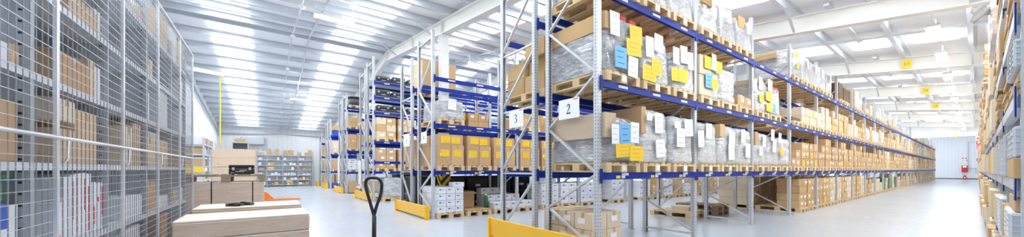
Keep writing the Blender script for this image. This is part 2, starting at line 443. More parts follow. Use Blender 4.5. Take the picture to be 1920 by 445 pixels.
# ------------------------------------------------------------------ cartons: collected first, the largest in view become things
CART = []
def carton(x, y, z, dx, dy, dz, label, group=None, mat='carton_tan', vis=1.0, note=None, lab=None, name='carton', face='-y', stickers=None, cat='carton'):
    CART.append(dict(x=x, y=y, z=z, dx=dx, dy=dy, dz=dz, label=label, group=group, mat=mat, vis=vis, note=note, lab=lab, name=name, face=face, cat=cat))
CACHE = {}
def carton_mesh(dx, dy, dz, mat):
    k = (round(dx, 3), round(dy, 3), round(dz, 3), mat)
    if k not in CACHE: CACHE[k] = MB().box(-dx / 2, dx / 2, -dy / 2, dy / 2, 0, dz).mesh('carton', mat, min(.006, dz * .04))
    return CACHE[k]
def sheet(parent, name, mat, w, h, loc, face, tilt=0, lines=3, ink='grey_ink'):
    """a sheet of paper with a few written lines, on the face of a load or carton"""
    if mat == 'paper_yellow': ink = 'ochre_ink'
    if mat == 'paper_blue': ink = 'blue_ink'
    m = MB().box(-w / 2, w / 2, -.002, .0, -h / 2, h / 2)
    for i in range(lines):
        zz = h * (.28 - .56 * i / max(1, lines - 1)) if lines > 1 else 0
        m.box(-w * .3, w * (.3 - .12 * (i % 2)), -.0028, -.002, zz - h * .022, zz + h * .022, 1)
    o = m.build(name, [mat, ink], parent, loc)
    o.rotation_euler = (0, tilt, {'-y': 0, '-x': -PI / 2, '+y': PI, '+x': PI / 2}[face])
    return o
def finish_cartons(name, limit):
    L = [c for c in CART if c['name'] == name]
    for c in L:
        d = max(.5, depth(c['x'] + c['dx'] / 2, c['y'] + c['dy'] / 2))
        c['s'] = c['vis'] * max(c['dx'] * .8, c['dy'] * .5) * c['dz'] / d ** 2
    L.sort(key=lambda c: -c['s'])
    for i, c in enumerate(L[:limit]):
        dx, dy, dz = c['dx'], c['dy'], c['dz']
        o = link(name, carton_mesh(dx, dy, dz, c['mat']), None, (c['x'] + dx / 2, c['y'] + dy / 2, c['z']))
        tag(o, c['label'], c['cat'], c['group'])
        big = c['s'] > .00035
        fx = c['face']
        W = dx if fx in ('-y', '+y') else dy
        def pos(u, z, e=.0015):
            if fx == '-y': return (u, -dy / 2 - e, z)
            if fx == '-x': return (-dx / 2 - e, -u, z)
            if fx == '+x': return (dx / 2 + e, u, z)
            return (-u, dy / 2 + e, z)
        if big and c['mat'] != 'carton_white':
            if fx in ('-y', '+y'):
                m = MB().box(-.03, .03, -dy / 2 - .0012, dy / 2 + .0012, dz, dz + .0012)
                m.box(-.03, .03, -dy / 2 - .0012, -dy / 2, dz - min(.08, dz * .3), dz + .0012).box(-.03, .03, dy / 2, dy / 2 + .0012, dz - min(.08, dz * .3), dz + .0012)
            else:
                m = MB().box(-dx / 2 - .0012, dx / 2 + .0012, -.03, .03, dz, dz + .0012)
                m.box(-dx / 2 - .0012, -dx / 2, -.03, .03, dz - min(.08, dz * .3), dz + .0012)
                m.box(dx / 2, dx / 2 + .0012, -.03, .03, dz - min(.08, dz * .3), dz + .0012)
            m.build('tape', 'tape', o)
        lab = c['lab']
        if lab is None: lab = c['s'] > .00008 and random.random() < .65
        if c['mat'] == 'carton_white' and name == 'white_box':
            if lab: MB().box(-W * .12, W * .12, -.001, 0, -dz * .1, dz * .1).box(W * .2, W * .38, -.001, 0, -dz * .03, dz * .03).build('blue_print', 'blue_ink', o, pos(-W * .2, dz * .66)).rotation_euler.z = {'-y': 0, '-x': -PI / 2, '+y': PI, '+x': PI / 2}[fx]
        elif lab:
            wh = (min(.17, W * .42), min(.09, dz * .34))
            q = random.uniform(-.22, .22) * W
            sheet(o, 'shipping_label', 'paper_white', wh[0], wh[1], pos(q, dz * random.uniform(.45, .62)), fx, 0, 2 if big else 1,
                  'blue_ink' if c['mat'] == 'carton_white' else 'grey_ink')
        if c['note']:
            for (u, zf, w, h, mt, tl) in c['note']:
                sheet(o, {'paper_yellow': 'yellow_note', 'paper_white': 'white_note', 'paper_blue': 'blue_note'}[mt], mt, w, h, pos(u * W, dz * zf, .006), fx, tl, 3)
    if len(L) > limit:
        mats = sorted({c['mat'] for c in L[limit:]}) + ['paper_white', 'paper_yellow']
        m = MB()
        for c in L[limit:]:
            m.box(c['x'], c['x'] + c['dx'], c['y'], c['y'] + c['dy'], c['z'], c['z'] + c['dz'], mats.index(c['mat']))
            u = c['x'] + c['dx'] * random.uniform(.2, .5); zz = c['z'] + c['dz'] * .45
            if random.random() < .5 and c['face'] == '-y': m.box(u, u + .12, c['y'] - .003, c['y'], zz, zz + .08, len(mats) - (1 if random.random() < .12 else 2))
        o = m.build(name + 's', mats)
        tag(o, 'small %ss stacked deep in the far ends of the racks' % c['cat'], c['cat'], kind='stuff')
    return len(L)

# ------------------------------------------------------------------ pallets
PAL = []
def pallet(x, y, z, label, group=None, wx=.8, wy=1.2, mat='pallet_wood', detail=None, vis=1.0, tagp=False):
    PAL.append(dict(x=x, y=y, z=z, label=label, group=group, wx=wx, wy=wy, mat=mat, detail=detail, vis=vis, tagp=tagp))
    return z + .144
def pal_parts(wx, wy):
    deck = MB(); nb = 5; bw = wx * .145; g = (wx - nb * bw) / (nb - 1)
    for i in range(nb): deck.box(i * (bw + g) - wx / 2, i * (bw + g) + bw - wx / 2, -wy / 2, wy / 2, .122, .144)
    for y in (-wy / 2, -.072, wy / 2 - .145): deck.box(-wx / 2, wx / 2, y, y + .145, .1, .122)
    blocks = []
    for x, w in ((-wx / 2, .1), (-.072, .145), (wx / 2 - .1, .1)):
        for y in (-wy / 2, -.072, wy / 2 - .145): blocks.append((x, x + w, y, y + .145, .022, .1))
    skids = [(x, x + w, -wy / 2, wy / 2, 0, .022) for x, w in ((-wx / 2, .1), (-.072, .145), (wx / 2 - .1, .1))]
    return deck, blocks, skids
PCACHE = {}
def finish_pallets(limit):
    for c in PAL: c['s'] = c['vis'] / max(.5, depth(c['x'] + c['wx'] / 2, c['y'] + .2)) ** 2
    PAL.sort(key=lambda c: -c['s'])
    rest = []
    for i, c in enumerate(PAL):
        k = (c['wx'], c['wy'], c['mat'])
        cx, cy = c['x'] + c['wx'] / 2, c['y'] + c['wy'] / 2
        if k not in PCACHE:
            d, bl, sk = pal_parts(c['wx'], c['wy'])
            whole = MB()
            whole.v = list(d.v); whole.f = list(d.f); whole.m = list(d.m)
            for q in bl + sk: whole.box(*q)
            PCACHE[k] = (d.mesh('deck', c['mat']), [MB().box(*q).mesh('block', c['mat']) for q in bl],
                         [MB().box(*q).mesh('bottom_board', c['mat']) for q in sk], whole.mesh('pallet', c['mat']))
        dm, bm_, sm, wm = PCACHE[k]
        if i >= limit: rest.append((wm, cx, cy, c['z'])); continue
        if i < 46:
            t = thing('pallet', c['label'], 'pallet', (cx, cy, c['z']), 0, c['group'])
            link('deck', dm, t)
            for q in bm_: link('block', q, t)
            for q in sm: link('bottom_board', q, t)
        else:
            t = tag(link('pallet', wm, None, (cx, cy, c['z'])), c['label'], 'pallet', c['group'])
        if c['tagp']:
            MB().box(-.05, .05, -.002, 0, -.045, .045).build('pallet_label', 'paper_white', t, (0, -c['wy'] / 2 - .001, .07))
    if rest:
        m = MB()
        for wm, cx, cy, z in rest:
            n = len(m.v); m.v += [(v.co.x + cx, v.co.y + cy, v.co.z + z) for v in wm.vertices]
            m.f += [tuple(n + j for j in p.vertices) for p in wm.polygons]; m.m += [0] * len(wm.polygons)
        tag(m.build('pallets', 'pallet_wood'), 'many small wooden pallets in the far ends of the racks', 'pallet', kind='stuff')

# ------------------------------------------------------------------ stretch-wrapped loads
def wrap_mesh(w, d, h, seed, mat, layers=0, r=.06, cuts=13, amp=.014, taper=.0, bulge=.03, sag=0.0):
    bm = bmesh.new(); bmesh.ops.create_cube(bm, size=2)
    bmesh.ops.subdivide_edges(bm, edges=bm.edges[:], cuts=cuts, use_grid_fill=True)
    hx, hy, hz = w / 2, d / 2, h / 2
    off = Vector((seed * 7.13, seed * 3.7, seed * 1.9))
    for v in bm.verts:
        p = Vector((v.co.x * hx, v.co.y * hy, v.co.z * hz))
        q = Vector((max(-hx + r, min(hx - r, p.x)), max(-hy + r, min(hy - r, p.y)), max(-hz + r * .5, min(hz - r, p.z))))
        n = p - q
        if n.length > 1e-6: p = q + n.normalized() * r
        t = (p.z + hz) / h
        k = 1 - taper * t
        if layers: k *= 1 - bulge * (1 - abs(math.sin(PI * t * layers)) ** .6)
        p.x *= k * (1 - (.06 * max(0, t - .75) / .25 if layers else 0)); p.y *= k
        dirn = Vector((p.x / hx, p.y / hy, .5 * p.z / hz)); 
        if dirn.length: dirn.normalize()
        a = noise.noise(Vector((p.x * 4, p.y * 4, p.z * 11)) + off) * .6 + noise.noise(Vector((p.x * 11, p.y * 11, p.z * 20)) + off) * .4
        if t > .03: p += dirn * a * amp
        if sag and t > .6: p.z -= sag * (abs(v.co.x) ** 2) * (t - .6) / .4 * (1 if noise.noise(off) > 0 else .5)
        p.z = max(0, p.z + hz); v.co = p
    for f in bm.faces: f.smooth = True
    me = bpy.data.meshes.new('wrapped_load'); bm.to_mesh(me); bm.free(); me.materials.append(MATS[mat])
    return me
NW = 0
def wrapped(x, y, z, w, d, h, label, mat='wrap_grey', layers=0, caps=(), notes=(), group=None, amp=.014, taper=.02, sag=0, cat='pallet load', cuts=13, r=.06, face_y=None):
    """a load standing on a pallet; caps: pieces of board showing through or above the film (local boxes)"""
    global NW
    NW += 1
    t = link('wrapped_load', wrap_mesh(w, d, h, NW, mat, layers, r, cuts, amp, taper, sag=sag), None, (x + w / 2, y + d / 2, z))
    tag(t, label, cat, group)
    for c in caps:
        MB().box(*c[:6]).build('cardboard_panel', c[6] if len(c) > 6 else 'carton_brown', t, bevel=.004)
    for ni, nt_ in enumerate(notes):                                             # (px0, px1, py0, py1, colour) read off the face
        px0, px1, py0, py1, mt = nt_[:5]
        fy = ((y - .03) if face_y is None else face_y) - .0045 * ni
        A = at(px0, (py0 + py1) / 2, Y=fy); B = at(px1, (py0 + py1) / 2, Y=fy)
        T = at((px0 + px1) / 2, py0, Y=fy); Bo = at((px0 + px1) / 2, py1, Y=fy)
        sheet(t, {'paper_yellow': 'yellow_note', 'paper_white': 'document_sheet', 'paper_blue': 'blue_note'}[mt], mt, abs(B[0] - A[0]), abs(T[2] - Bo[2]),
              ((A[0] + B[0]) / 2 - x - w / 2, fy - y - d / 2, (T[2] + Bo[2]) / 2 - z), '-y', random.uniform(-.09, .09), 3,
              'grey_ink')
    return t
def rnotes(t, w, d, h, spec, e=.028):
    for (u, zf, ww, hh, mt) in spec:
        sheet(t, {'paper_yellow': 'yellow_note', 'paper_white': 'document_sheet', 'paper_blue': 'blue_note'}[mt], mt, ww, hh, (u * w, -d / 2 - e, zf * h), '-y', random.uniform(-.12, .12), 3)
PW, PY_, PB = 'paper_white', 'paper_yellow', 'paper_blue'

# ------------------------------------------------------------------ pallet racks
POST = {}
def post_mesh(top, plain=False):
    if (top, plain) not in POST:
        m = MB().box(-.044, .044, -.035, -.032, 0, top).box(-.044, -.041, -.032, .035, 0, top).box(.041, .044, -.032, .035, 0, top)
        m.box(-.041, -.018, .032, .035, 0, top).box(.018, .041, .032, .035, 0, top)
        POST[(top, plain)] = m.mesh('post', 'galvanised' if plain else 'perforated')
    return POST[(top, plain)]
FOOT = MB().box(-.07, .07, -.06, .06, 0, .008).box(-.06, -.045, -.05, -.03, .008, .02).box(.045, .06, .03, .05, .008, .02).mesh('foot_plate', 'galvanised')
BEAM = {}
def beam_mesh(bay, side, hb, hc, plain=False):
    k = (bay, side, hb, hc, plain)
    if k not in BEAM:
        s = side
        m = MB().box(.05, bay - .05, -.022, .022, -hb, 0).box(.05, bay - .05, min(-s * .022, -s * .03), max(-s * .022, -s * .03), -hb, -.03)
        for a, b in ((-.001, .047), (bay - .047, bay + .001)):
            y0, y1 = sorted((s * .012, s * .024))
            m.box(a, b, y0, y1, -hb / 2 - hc / 2, -hb / 2 + hc / 2, 1)
        BEAM[k] = m.mesh('beam', ['galvanised' if plain else 'blue_paint', 'blue_paint'], .002)
    return BEAM[k]
def K_brace(d, top):
    zs = [.14, .70, 1.27, 2.0, 2.72, 3.6, 4.4]; zs = [z for z in zs if z < top - .2]
    out = [((0, .1), (d, .1))]
    for i in range(len(zs) - 1): out.append(((0 if i % 2 == 0 else d, zs[i]), (d if i % 2 == 0 else 0, zs[i + 1])))
    out.append(((0, top - .18), (d, top - .18)))
    return out
def Z_brace(d, top, flip=False):
    out = []
    z = .12
    lv = [.12, 1.26, 2.45, 3.56, 4.7, 5.8]; lv = [q for q in lv if q < top - .1]
    for i, q in enumerate(lv):
        out.append(((0, q), (d, q)))
        if i + 1 < len(lv): out.append(((d, q + .08), (0, lv[i + 1] - .08)) if not flip else ((0, q + .08), (d, lv[i + 1] - .08)))
    return out
def rack(label, x0, y0, y1, nb, levels, top=4.97, bay=2.8, brace='K', hb=.105, hc=.21, near=7, labels=0, lab_face=-1, blimit=100, skip=(), plain=False):
    """y0, y1: centre lines of the two rows of posts; levels: heights of the beam tops"""
    t = thing('pallet_rack', label, 'rack', (x0, y0, 0)); d = y1 - y0
    pm = post_mesh(top, plain)
    nbr = 0
    for k in range(nb + 1):
        fr = link('upright_frame', None, t, (bay * k, 0, 0))
        link('post', pm, fr); b = link('post', pm, fr, (0, d, 0)); b.rotation_euler.z = PI
        link('foot_plate', FOOT, fr); link('foot_plate', FOOT, fr, (0, d, 0))
        br = K_brace(d, top) if brace == 'K' else Z_brace(d, top, brace == 'z')
        if k < near:
            for (p, q) in br:
                MB().bar((0, p[0], p[1]), (0, q[0], q[1]), .03, .045, up=(1, 0, 0)).build('brace', 'galvanised', fr)
        else:
            m = MB()
            for (p, q) in br: m.bar((0, p[0], p[1]), (0, q[0], q[1]), .03, .045, up=(1, 0, 0))
            m.build('bracing', 'galvanised', fr)
    cnt = 0; far = MB()
    for k in range(nb):
        for li, z in enumerate(levels):
            for yy, s in ((-.035, -1), (d + .035, 1)):
                if (k, li) in skip: continue
                me = beam_mesh(bay, s, hb, hc, plain)
                if cnt < blimit:
                    cnt += 1
                    b = link('beam', me, t, (bay * k, yy, z))
                    if s == lab_face and k < labels:
                        for sl in range(3):
                            u = .1 + .9 * sl + .42
                            if li == 0:
                                MB().box(-.05, .05, -.001, .001, -.02, .02).build('location_label', 'label_yellow', b, (u - .12, s * .0245, -.07))
                                MB().box(-.085, .085, -.001, .001, -.017, .017).build('location_label', 'label_white', b, (u + .045, s * .0245, -.03))
                                MB().box(-.045, .045, -.001, .001, -.018, .018).build('location_label', 'label_white', b, (u, s * .0245, -.07))
                            else:
                                MB().box(-.11, .11, -.001, .001, -.018, .018).build('location_label', 'label_white', b, (u, s * .0245, -.05))
                else:
                    n = len(far.v); far.v += [(v.co.x + bay * k, v.co.y + yy, v.co.z + z) for v in me.vertices]
                    far.f += [tuple(n + j for j in p.vertices) for p in me.polygons]; far.m += [p.material_index for p in me.polygons]
    if far.v: tag(far.build('beams', ['galvanised' if plain else 'blue_paint', 'blue_paint'], t), kind='stuff')
    return t
L1, L2, L3 = 1.29, 2.62, 3.94
X1 = 3.815
YF, YFB = 3.176, 4.20              # rack marked 2
YG, YGB = 4.56, 5.545              # rack marked 3, back to back with it
NB2 = 24
rack('long blue and grey pallet rack with the plate marked two on its end frame', X1, YF, YFB, NB2, [L1, L2, L3], labels=9)
rack('blue and grey pallet rack with plate marked three, back to back with the aisle rack', X1, YG, YGB, 14, [L1, L2, L3], brace='Z', near=5)
X2 = 3.6
rack('second double rack, side facing the white box stacks, behind the yellow barrier', X2, 8.55, 9.56, 9, [1.30, 2.57, 3.83], 5.08, near=4, labels=3)
rack('second double rack, rear half carrying the big brown box on top', X2, 10.15, 11.1, 5, [1.30, 2.57, 3.83], 4.75, near=4, brace='z')
rack('tall third rack with shelves of black cases on its upper levels', X2, 14.75, 15.75, 4, [1.26, 1.68, 2.52, 3.76, 4.40, 5.02], 6.05, near=2, labels=2)
rack('third double rack, rear half behind the shelves of black cases', X2, 16.2, 17.2, 3, [1.26, 2.52, 3.76], 5.9, near=2)
rack('fourth double rack, front half with a black cable drum on top', X2, 20.6, 21.55, 3, [1.2, 2.4, 3.62, 4.82], 5.6, near=2)
rack('fourth double rack, rear half behind the cable drum', X2, 22.05, 23.0, 2, [1.2, 2.4, 3.62], 5.5, near=1)
rack('fifth double rack, front half with a blue bin on its upper level', X2, 26.5, 27.45, 2, [1.2, 2.4, 3.7], 4.9, near=1)
rack('fifth double rack, rear half next to the sixth rack', X2, 27.9, 28.85, 2, [1.2, 2.4, 3.7], 4.85, near=1)
rack('last rack in the row, standing beside the parcel shelves at the back wall', X2, 31.3, 32.3, 2, [1.2, 2.4, 3.5], 4.25, near=1)
# yellow end barriers
def barrier(y0, y1, x, label, h=.36):
    t = thing('rack_end_barrier', label, 'barrier', (x, (y0 + y1) / 2, 0)); L = (y1 - y0) / 2
    MB().box(-.025, .025, -L + .06, L - .06, .05, h).build('board', 'yellow_paint', t, bevel=.004)
    for s in (-1, 1):
        MB().box(-.06, .06, s * L - .06 if s > 0 else -L, L if s > 0 else -L + .06, 0, h + .012).build('end_post', 'yellow_paint', t, bevel=.006)
        MB().box(-.09, .09, min(s * L, s * (L - .16)), max(s * L, s * (L - .16)), 0, .012).build('base_plate', 'yellow_paint', t)
barrier(3.02, 5.58, 3.52, 'long yellow barrier across the ends of the two nearest racks', .39)
barrier(8.5, 11.1, 3.42, 'yellow barrier beside the white boxes, second of the barriers')
barrier(14.6, 17.3, 3.4, 'yellow barrier behind the black truck handle, third of the barriers')
barrier(20.45, 23.0, 3.35, 'yellow barrier in front of the fourth rack with cable drum')
barrier(26.4, 28.9, 3.35, 'small yellow barrier in front of the fifth rack')
barrier(31.2, 32.5, 3.35, 'smallest yellow barrier next to the parcel shelves')
# plates on the frames
def frame_plate(pxs, pys, X, text, label, red=False, gs=.5):
    a = at(pxs[0], pys[0], X=X); b = at(pxs[1], pys[1], X=X)
    w = abs(a[1] - b[1]); z1 = a[2]; z0 = at(pxs[0], pys[2], X=X)[2]; h = z1 - z0
    number_plate('row_number_plate', X, (a[1] + b[1]) / 2, (z0 + z1) / 2, w, h, text, 'paper_white', label, 'sign', gs * h, .9, red, gx=-.02 * w)
frame_plate((1048, 1086), (190, 181, 226), 3.755, '2', 'white plate with black figure two hanging on the rack end', True)
frame_plate((955, 981), (209.5, 206, 241), 3.755, '3', 'white plate with black figure three hanging on the rack end', True)
frame_plate((790, 800), (249, 247, 270), 3.53, '4', 'small white plate on the frame beside the cartons with yellow notes', gs=.4)
frame_plate((757, 768), (254, 252, 276), 3.53, '5', 'small white plate on the rear frame of the second double rack', gs=.4)

# ------------------------------------------------------------------ filling the racks
SLOT = ('near', 'middle', 'far')
LAYER = ('bottom', 'second', 'third', 'fourth', 'fifth', 'sixth')
def slot_x(x0, k, s, bay=2.8): return x0 + bay * k + .1 + .9 * s
def where(k, s, lv, rk): return '%s slot, %s bay, %s, %s' % (SLOT[s], ORD[k], lv, rk)
LVN = {0: 'floor level', L1: 'first level', L2: 'second level', L3: 'top level'}
def cstack(x0, k, s, z, lv, rk, yf, nx, nz, bw, bh, dp, mat, ny=1, notes=0, vis=1.0, pal=True, name='carton', skip=0, jit=.012, noun='carton', cat='carton', pvis=1.0, tagp=False, detail=None, deep=1.2, faced='-y'):
    x = slot_x(x0, k, s)
    w = where(k, s, lv, rk)
    if pal: pallet(x, yf, z, 'wooden pallet under %ss, %s' % (noun, w), 'pallets in the racks', vis=pvis, wy=deep, tagp=tagp); z += .144
    cn = {'carton_tan': 'tan', 'carton_brown': 'brown', 'carton_pale': 'pale', 'carton_white': 'white', 'carton_red': 'red'}[mat]
    x += (.8 - nx * bw) / 2
    top = nz
    for kk in range(nz):
        for j in range(ny):
            for i in range(nx):
                if kk == nz - 1 and random.random() < skip: continue
                nm = '%s layer %s' % (LAYER[kk] if kk < nz - 1 or nz == 1 else 'top', ('near', 'far')[i] if nx == 2 else (SLOT[i] if nx == 3 else 'whole'))
                if ny > 1: nm += (' front', ' rear')[min(j, 1)]
                nn = None
                if notes and j == 0 and random.random() < notes:
                    nn = [(random.uniform(-.15, .15), random.uniform(.35, .6), min(.2, bw * .6), min(.26, bh * .75), 'paper_yellow', random.uniform(-.1, .1))]
                carton(x + i * bw + random.uniform(0, jit), yf + .03 + j * dp + random.uniform(0, jit * 2), z + kk * bh, bw - .012, dp - .01, bh - .004,
                       '%s %s, %s, %s' % (cn, noun, nm, w), 'cartons in the racks' if name == 'carton' else 'white boxes in the racks', mat, vis * (1 if j == 0 else .25), nn, name=name, cat=cat, face=faced)
RK2, RK3 = 'plate-two rack', 'plate-three rack'
PYF = 3.085
def pal2(k, s, z, what, tagp=True, y=PYF):
    return pallet(slot_x(X1, k, s), y, z, 'wooden pallet under %s, %s' % (what, where(k, s, LVN[z], RK2)), 'pallets in the racks', tagp=tagp)
def w2(k, s, z, h, desc, mat='wrap_grey', w=.82, d=1.16, ox=0, **kw):
    kw.setdefault('r', .12 if kw.get('layers') else .07)
    if kw.get('layers') and not kw.get('caps'): w = .77; ox += .025
    zz = pal2(k, s, z, 'a wrapped load')
    return wrapped(slot_x(X1, k, s) - .01 + ox, PYF + .03, zz, w, d, h, desc, mat, **kw)
R_ = random.uniform
# first level, bays one to three: soft grey wrapped loads
w2(0, 0, L1, .70, 'grey wrapped load with blue slip and two yellow notes, first level beside plate two', layers=2, amp=.03, cuts=22,
   caps=[(-.44, -.19, -.605, .585, .36, .72, 'wrapped_board')],
   notes=[(1147, 1161, 233, 270, PW), (1163, 1182, 233, 273, PB), (1183, 1198, 230, 268, PW), (1155, 1184, 270, 295, PY_), (1181, 1206, 274, 302, PY_)], face_y=3.04)
w2(0, 1, L1, .90, 'pale grey wrapped load with brown box corner and three sheets, first level, first bay middle', 'wrap_white', layers=3, amp=.028, cuts=20,
   caps=[(-.415, -.29, -.58, .58, .48, .905, 'carton_brown')], notes=[(1228, 1243, 213, 250, PW), (1230, 1247, 262, 295, PW), (1213, 1223, 214, 226, PW)])
w2(0, 2, L1, .87, 'pale grey wrapped load with three white sheets, first level, first bay far slot', 'wrap_white', layers=3, amp=.028, cuts=18,
   notes=[(1284, 1299, 224, 256, PW), (1269, 1284, 241, 276, PW), (1265, 1276, 228, 240, PW)])
w2(1, 0, L1, .84, 'pale grey wrapped load with two sheets, first level, second bay near slot', 'wrap_white', layers=3, amp=.028, cuts=16,
   notes=[(1309, 1320, 245, 276, PW), (1324, 1335, 232, 260, PW)])
w2(1, 1, L1, .86, 'grey wrapped load with brown corner, first level, second bay middle slot', 'wrap_white', layers=3, amp=.024, cuts=16,
   caps=[(-.40, -.18, -.575, .5, .58, .85, 'carton_tan')], notes=[(1367, 1378, 248, 277, PW), (1366, 1377, 271, 300, PW)])
w2(1, 2, L1, .84, 'grey wrapped load with two white sheets, first level, second bay far slot', 'wrap_white', layers=3, amp=.024, cuts=16,
   notes=[(1390, 1397, 243, 268, PW), (1398, 1407, 270, 296, PW)])
w2(2, 0, L1, .82, 'grey wrapped load with tan corner box, first level, third bay near slot', 'wrap_white', layers=3, amp=.022, cuts=14,
   caps=[(-.40, -.22, -.575, .3, .5, .815, 'carton_tan')], notes=[(1430, 1436, 253, 276, PW), (1424, 1430, 275, 292, PW)])
w2(2, 1, L1, .78, 'grey wrapped load with three white sheets, first level, third bay middle slot', 'wrap_white', layers=3, amp=.022, cuts=14,
   notes=[(1446, 1452, 243, 264, PW), (1449, 1455, 262, 286, PW)])
w2(2, 2, L1, .78, 'grey wrapped load with one yellow note, first level, third bay far slot', 'wrap_white', layers=3, amp=.022, cuts=14,
   notes=[(1463, 1469, 278, 292, PY_), (1460, 1465, 250, 268, PW)])
# second level
w2(0, 0, L2, .84, 'large grey wrapped load with blue slip and two yellow notes, second level above plate two', amp=.02, cuts=22, taper=.01,
   caps=[(-.418, -.10, -.588, .58, .60, .85, 'carton_tan'), (.0, .14, -.54, -.2, .80, .90, 'carton_red'), (.2, .36, -.56, -.1, .76, .87, 'carton_red')],
   notes=[(1144, 1162, 22, 66, PW), (1181, 1204, 49, 83, PY_), (1175, 1202, 74, 105, PY_), (1153, 1175, 88, 127, PB), (1178, 1196, 107, 145, PW)])
w2(0, 1, L2, .74, 'grey wrapped load with red trim and two yellow notes, second level, first bay middle', 'wrap_white', amp=.02, cuts=18, taper=.05,
   caps=[(-.05, .35, -.52, .3, .70, .77, 'carton_red')],
   notes=[(1211, 1226, 69, 107, PW), (1227, 1243, 65, 97, PW), (1205, 1230, 123, 152, PY_), (1222, 1241, 112, 142, PY_)])
w2(0, 2, L2, .66, 'grey wrapped load with three white sheets and two yellow notes, second level', 'wrap_white', amp=.02, cuts=18, taper=.04,
   caps=[(-.3, .3, -.5, .3, .62, .69, 'carton_red')],
   notes=[(1262, 1274, 89, 120, PW), (1276, 1289, 87, 119, PW), (1290, 1300, 99, 131, PW), (1259, 1275, 128, 152, PY_), (1272, 1290, 130, 155, PY_)])
w2(1, 0, L2, .80, 'cream wrapped boxes with a blue slip and three yellow notes, second bay, second level', 'wrap_white', amp=.012, cuts=16, r=.03,
   caps=[(-.418, .05, -.588, .5, .02, .40, 'carton_pale'), (-.418, .05, -.588, .5, .42, .79, 'carton_pale')],
   notes=[(1321, 1335, 106, 129, PY_), (1342, 1354, 116, 138, PY_), (1335, 1343, 102, 132, PW), (1323, 1336, 138, 165, PB), (1334, 1346, 148, 167, PY_)])
w2(1, 1, L2, .74, 'white wrapped sacks without notes, second bay middle slot, second level', 'wrap_white', layers=4, amp=.03, cuts=16)
zz = pal2(1, 2, L2, 'two low cartons')
carton(slot_x(X1, 1, 2) + .02, PYF + .05, zz, .37, .8, .26, 'low brown carton, near one of two beside white sacks, second level', None, 'carton_brown', 1.4, None, True)
carton(slot_x(X1, 1, 2) + .41, PYF + .05, zz, .37, .8, .24, 'low orange-brown carton with white label, far one beside white sacks', None, 'carton_brown', 1.4, None, True)
w2(2, 0, L2, .76, 'grey wrapped load with white sheets and a yellow note, third bay near slot, second level', 'wrap_white', amp=.02, cuts=14,
   caps=[(-.417, .1, -.586, .4, .66, .77, 'carton_pale')], notes=[(1424, 1432, 177, 193, PY_), (1423, 1429, 145, 168, PW), (1413, 1419, 150, 170, PW)])
w2(2, 1, L2, .72, 'grey wrapped load topped with red packs and two yellow notes, third bay, second level', 'wrap_grey', amp=.02, cuts=14,
   caps=[(-.3, .35, -.55, .3, .68, .75, 'carton_red')], notes=[(1436, 1448, 173, 190, PY_), (1437, 1448, 194, 210, PY_), (1449, 1455, 195, 213, PB), (1440, 1448, 150, 172, PW)])
# top level
zz = pal2(0, 0, L3, 'boards', False)
for s, hh in ((0, .62), (1, .60), (2, .50)):
    if s: pal2(0, s, L3, 'a wrapped load')
    wrapped(slot_x(X1, 0, s), PYF + .04, L3 + .144, .8, 1.14, hh, ('grey wrapped load', 'silver grey wrapped load', 'pale wrapped load')[s] + ' high on the top level, first bay %s slot' % SLOT[s],
            'wrap_grey' if s < 2 else 'wrap_white', 0, taper=.12, amp=.03, cuts=14)
t = w2(1, 0, L3, .74, 'white wrapped load with papers and brown flaps, top level, second bay near slot', 'wrap_white', amp=.02, cuts=16, taper=.1,
   caps=[(-.3, .1, -.59, .2, .5, .75, 'carton_tan')])
rnotes(t, .82, 1.16, .74, [(-.3, .45, .14, .22, PW), (.22, .55, .16, .24, PW)])
t = w2(1, 1, L3, .72, 'grey wrapped load with a hanging white sheet, top level, second bay middle slot', 'wrap_white', amp=.02, cuts=16, taper=.12,
   caps=[(-.2, .3, -.45, .2, .5, .74, 'carton_tan')])
rnotes(t, .82, 1.16, .72, [(-.05, .7, .2, .28, PW)])
t = w2(1, 2, L3, .72, 'grey wrapped load with brown top flap, top level, second bay far slot', 'wrap_white', amp=.015, cuts=16, taper=.1,
   caps=[(-.33, .05, -.55, .3, .48, .75, 'carton_tan')])
rnotes(t, .82, 1.16, .72, [(.12, .72, .2, .26, PW)])
for k in (3,):
    for s in range(3):
        t = w2(k, s, L3, .80 - .03 * s, ('tall grey wrapped load with two yellow notes', 'tall grey wrapped load with dark gap beside it', 'tall pale wrapped load')[s] + ', top level, fourth bay %s slot' % SLOT[s],
               'wrap_white' if s else 'wrap_grey', amp=.012, cuts=14, caps=[(-.42, .2, -.2, .585, .60, .815 - .03 * s, 'carton_tan')] if s == 0 else [])
        rnotes(t, .82, 1.16, .8, [(-.2, .75, .25, .2, PY_), (-.05, .4, .25, .18, PY_), (.3, .7, .18, .25, PW)] if s == 0 else [(.1, .68, .2, .28, PW)])
t = w2(4, 0, L3, .76, 'tall white wrapped load, top level, fifth bay near slot', 'wrap_white', amp=.012, cuts=12)
rnotes(t, .82, 1.16, .76, [(-.1, .7, .2, .26, PW)])
t = w2(4, 1, L3, .7, 'grey wrapped load with a white sheet, top level, fifth bay middle slot', 'wrap_grey', amp=.012, cuts=12)
rnotes(t, .82, 1.16, .76, [(.1, .7, .2, .26, PW)])
zz = pal2(5, 0, L3, 'dark sheets of board')
for s in (0, 1):
    if s: pal2(5, s, L3, 'dark sheets of board')
    tag(box('board_stack', 'dark_board', slot_x(X1, 5, s) + .02, slot_x(X1, 5, s) + .78, PYF + .05, PYF + 1.15, L3 + .146, L3 + .146 + .66 - .1 * s, None, .01),
        'dark brown stack of boards, top level, sixth bay %s slot' % SLOT[s], 'boards')
zz = pal2(6, 0, L3, 'tall wrapped boxes')
carton(slot_x(X1, 6, 0) + .02, PYF + .04, L3 + .146, .25, .9, .78, 'tall narrow tan carton, top level, seventh bay near slot', None, 'carton_tan', 1.2)
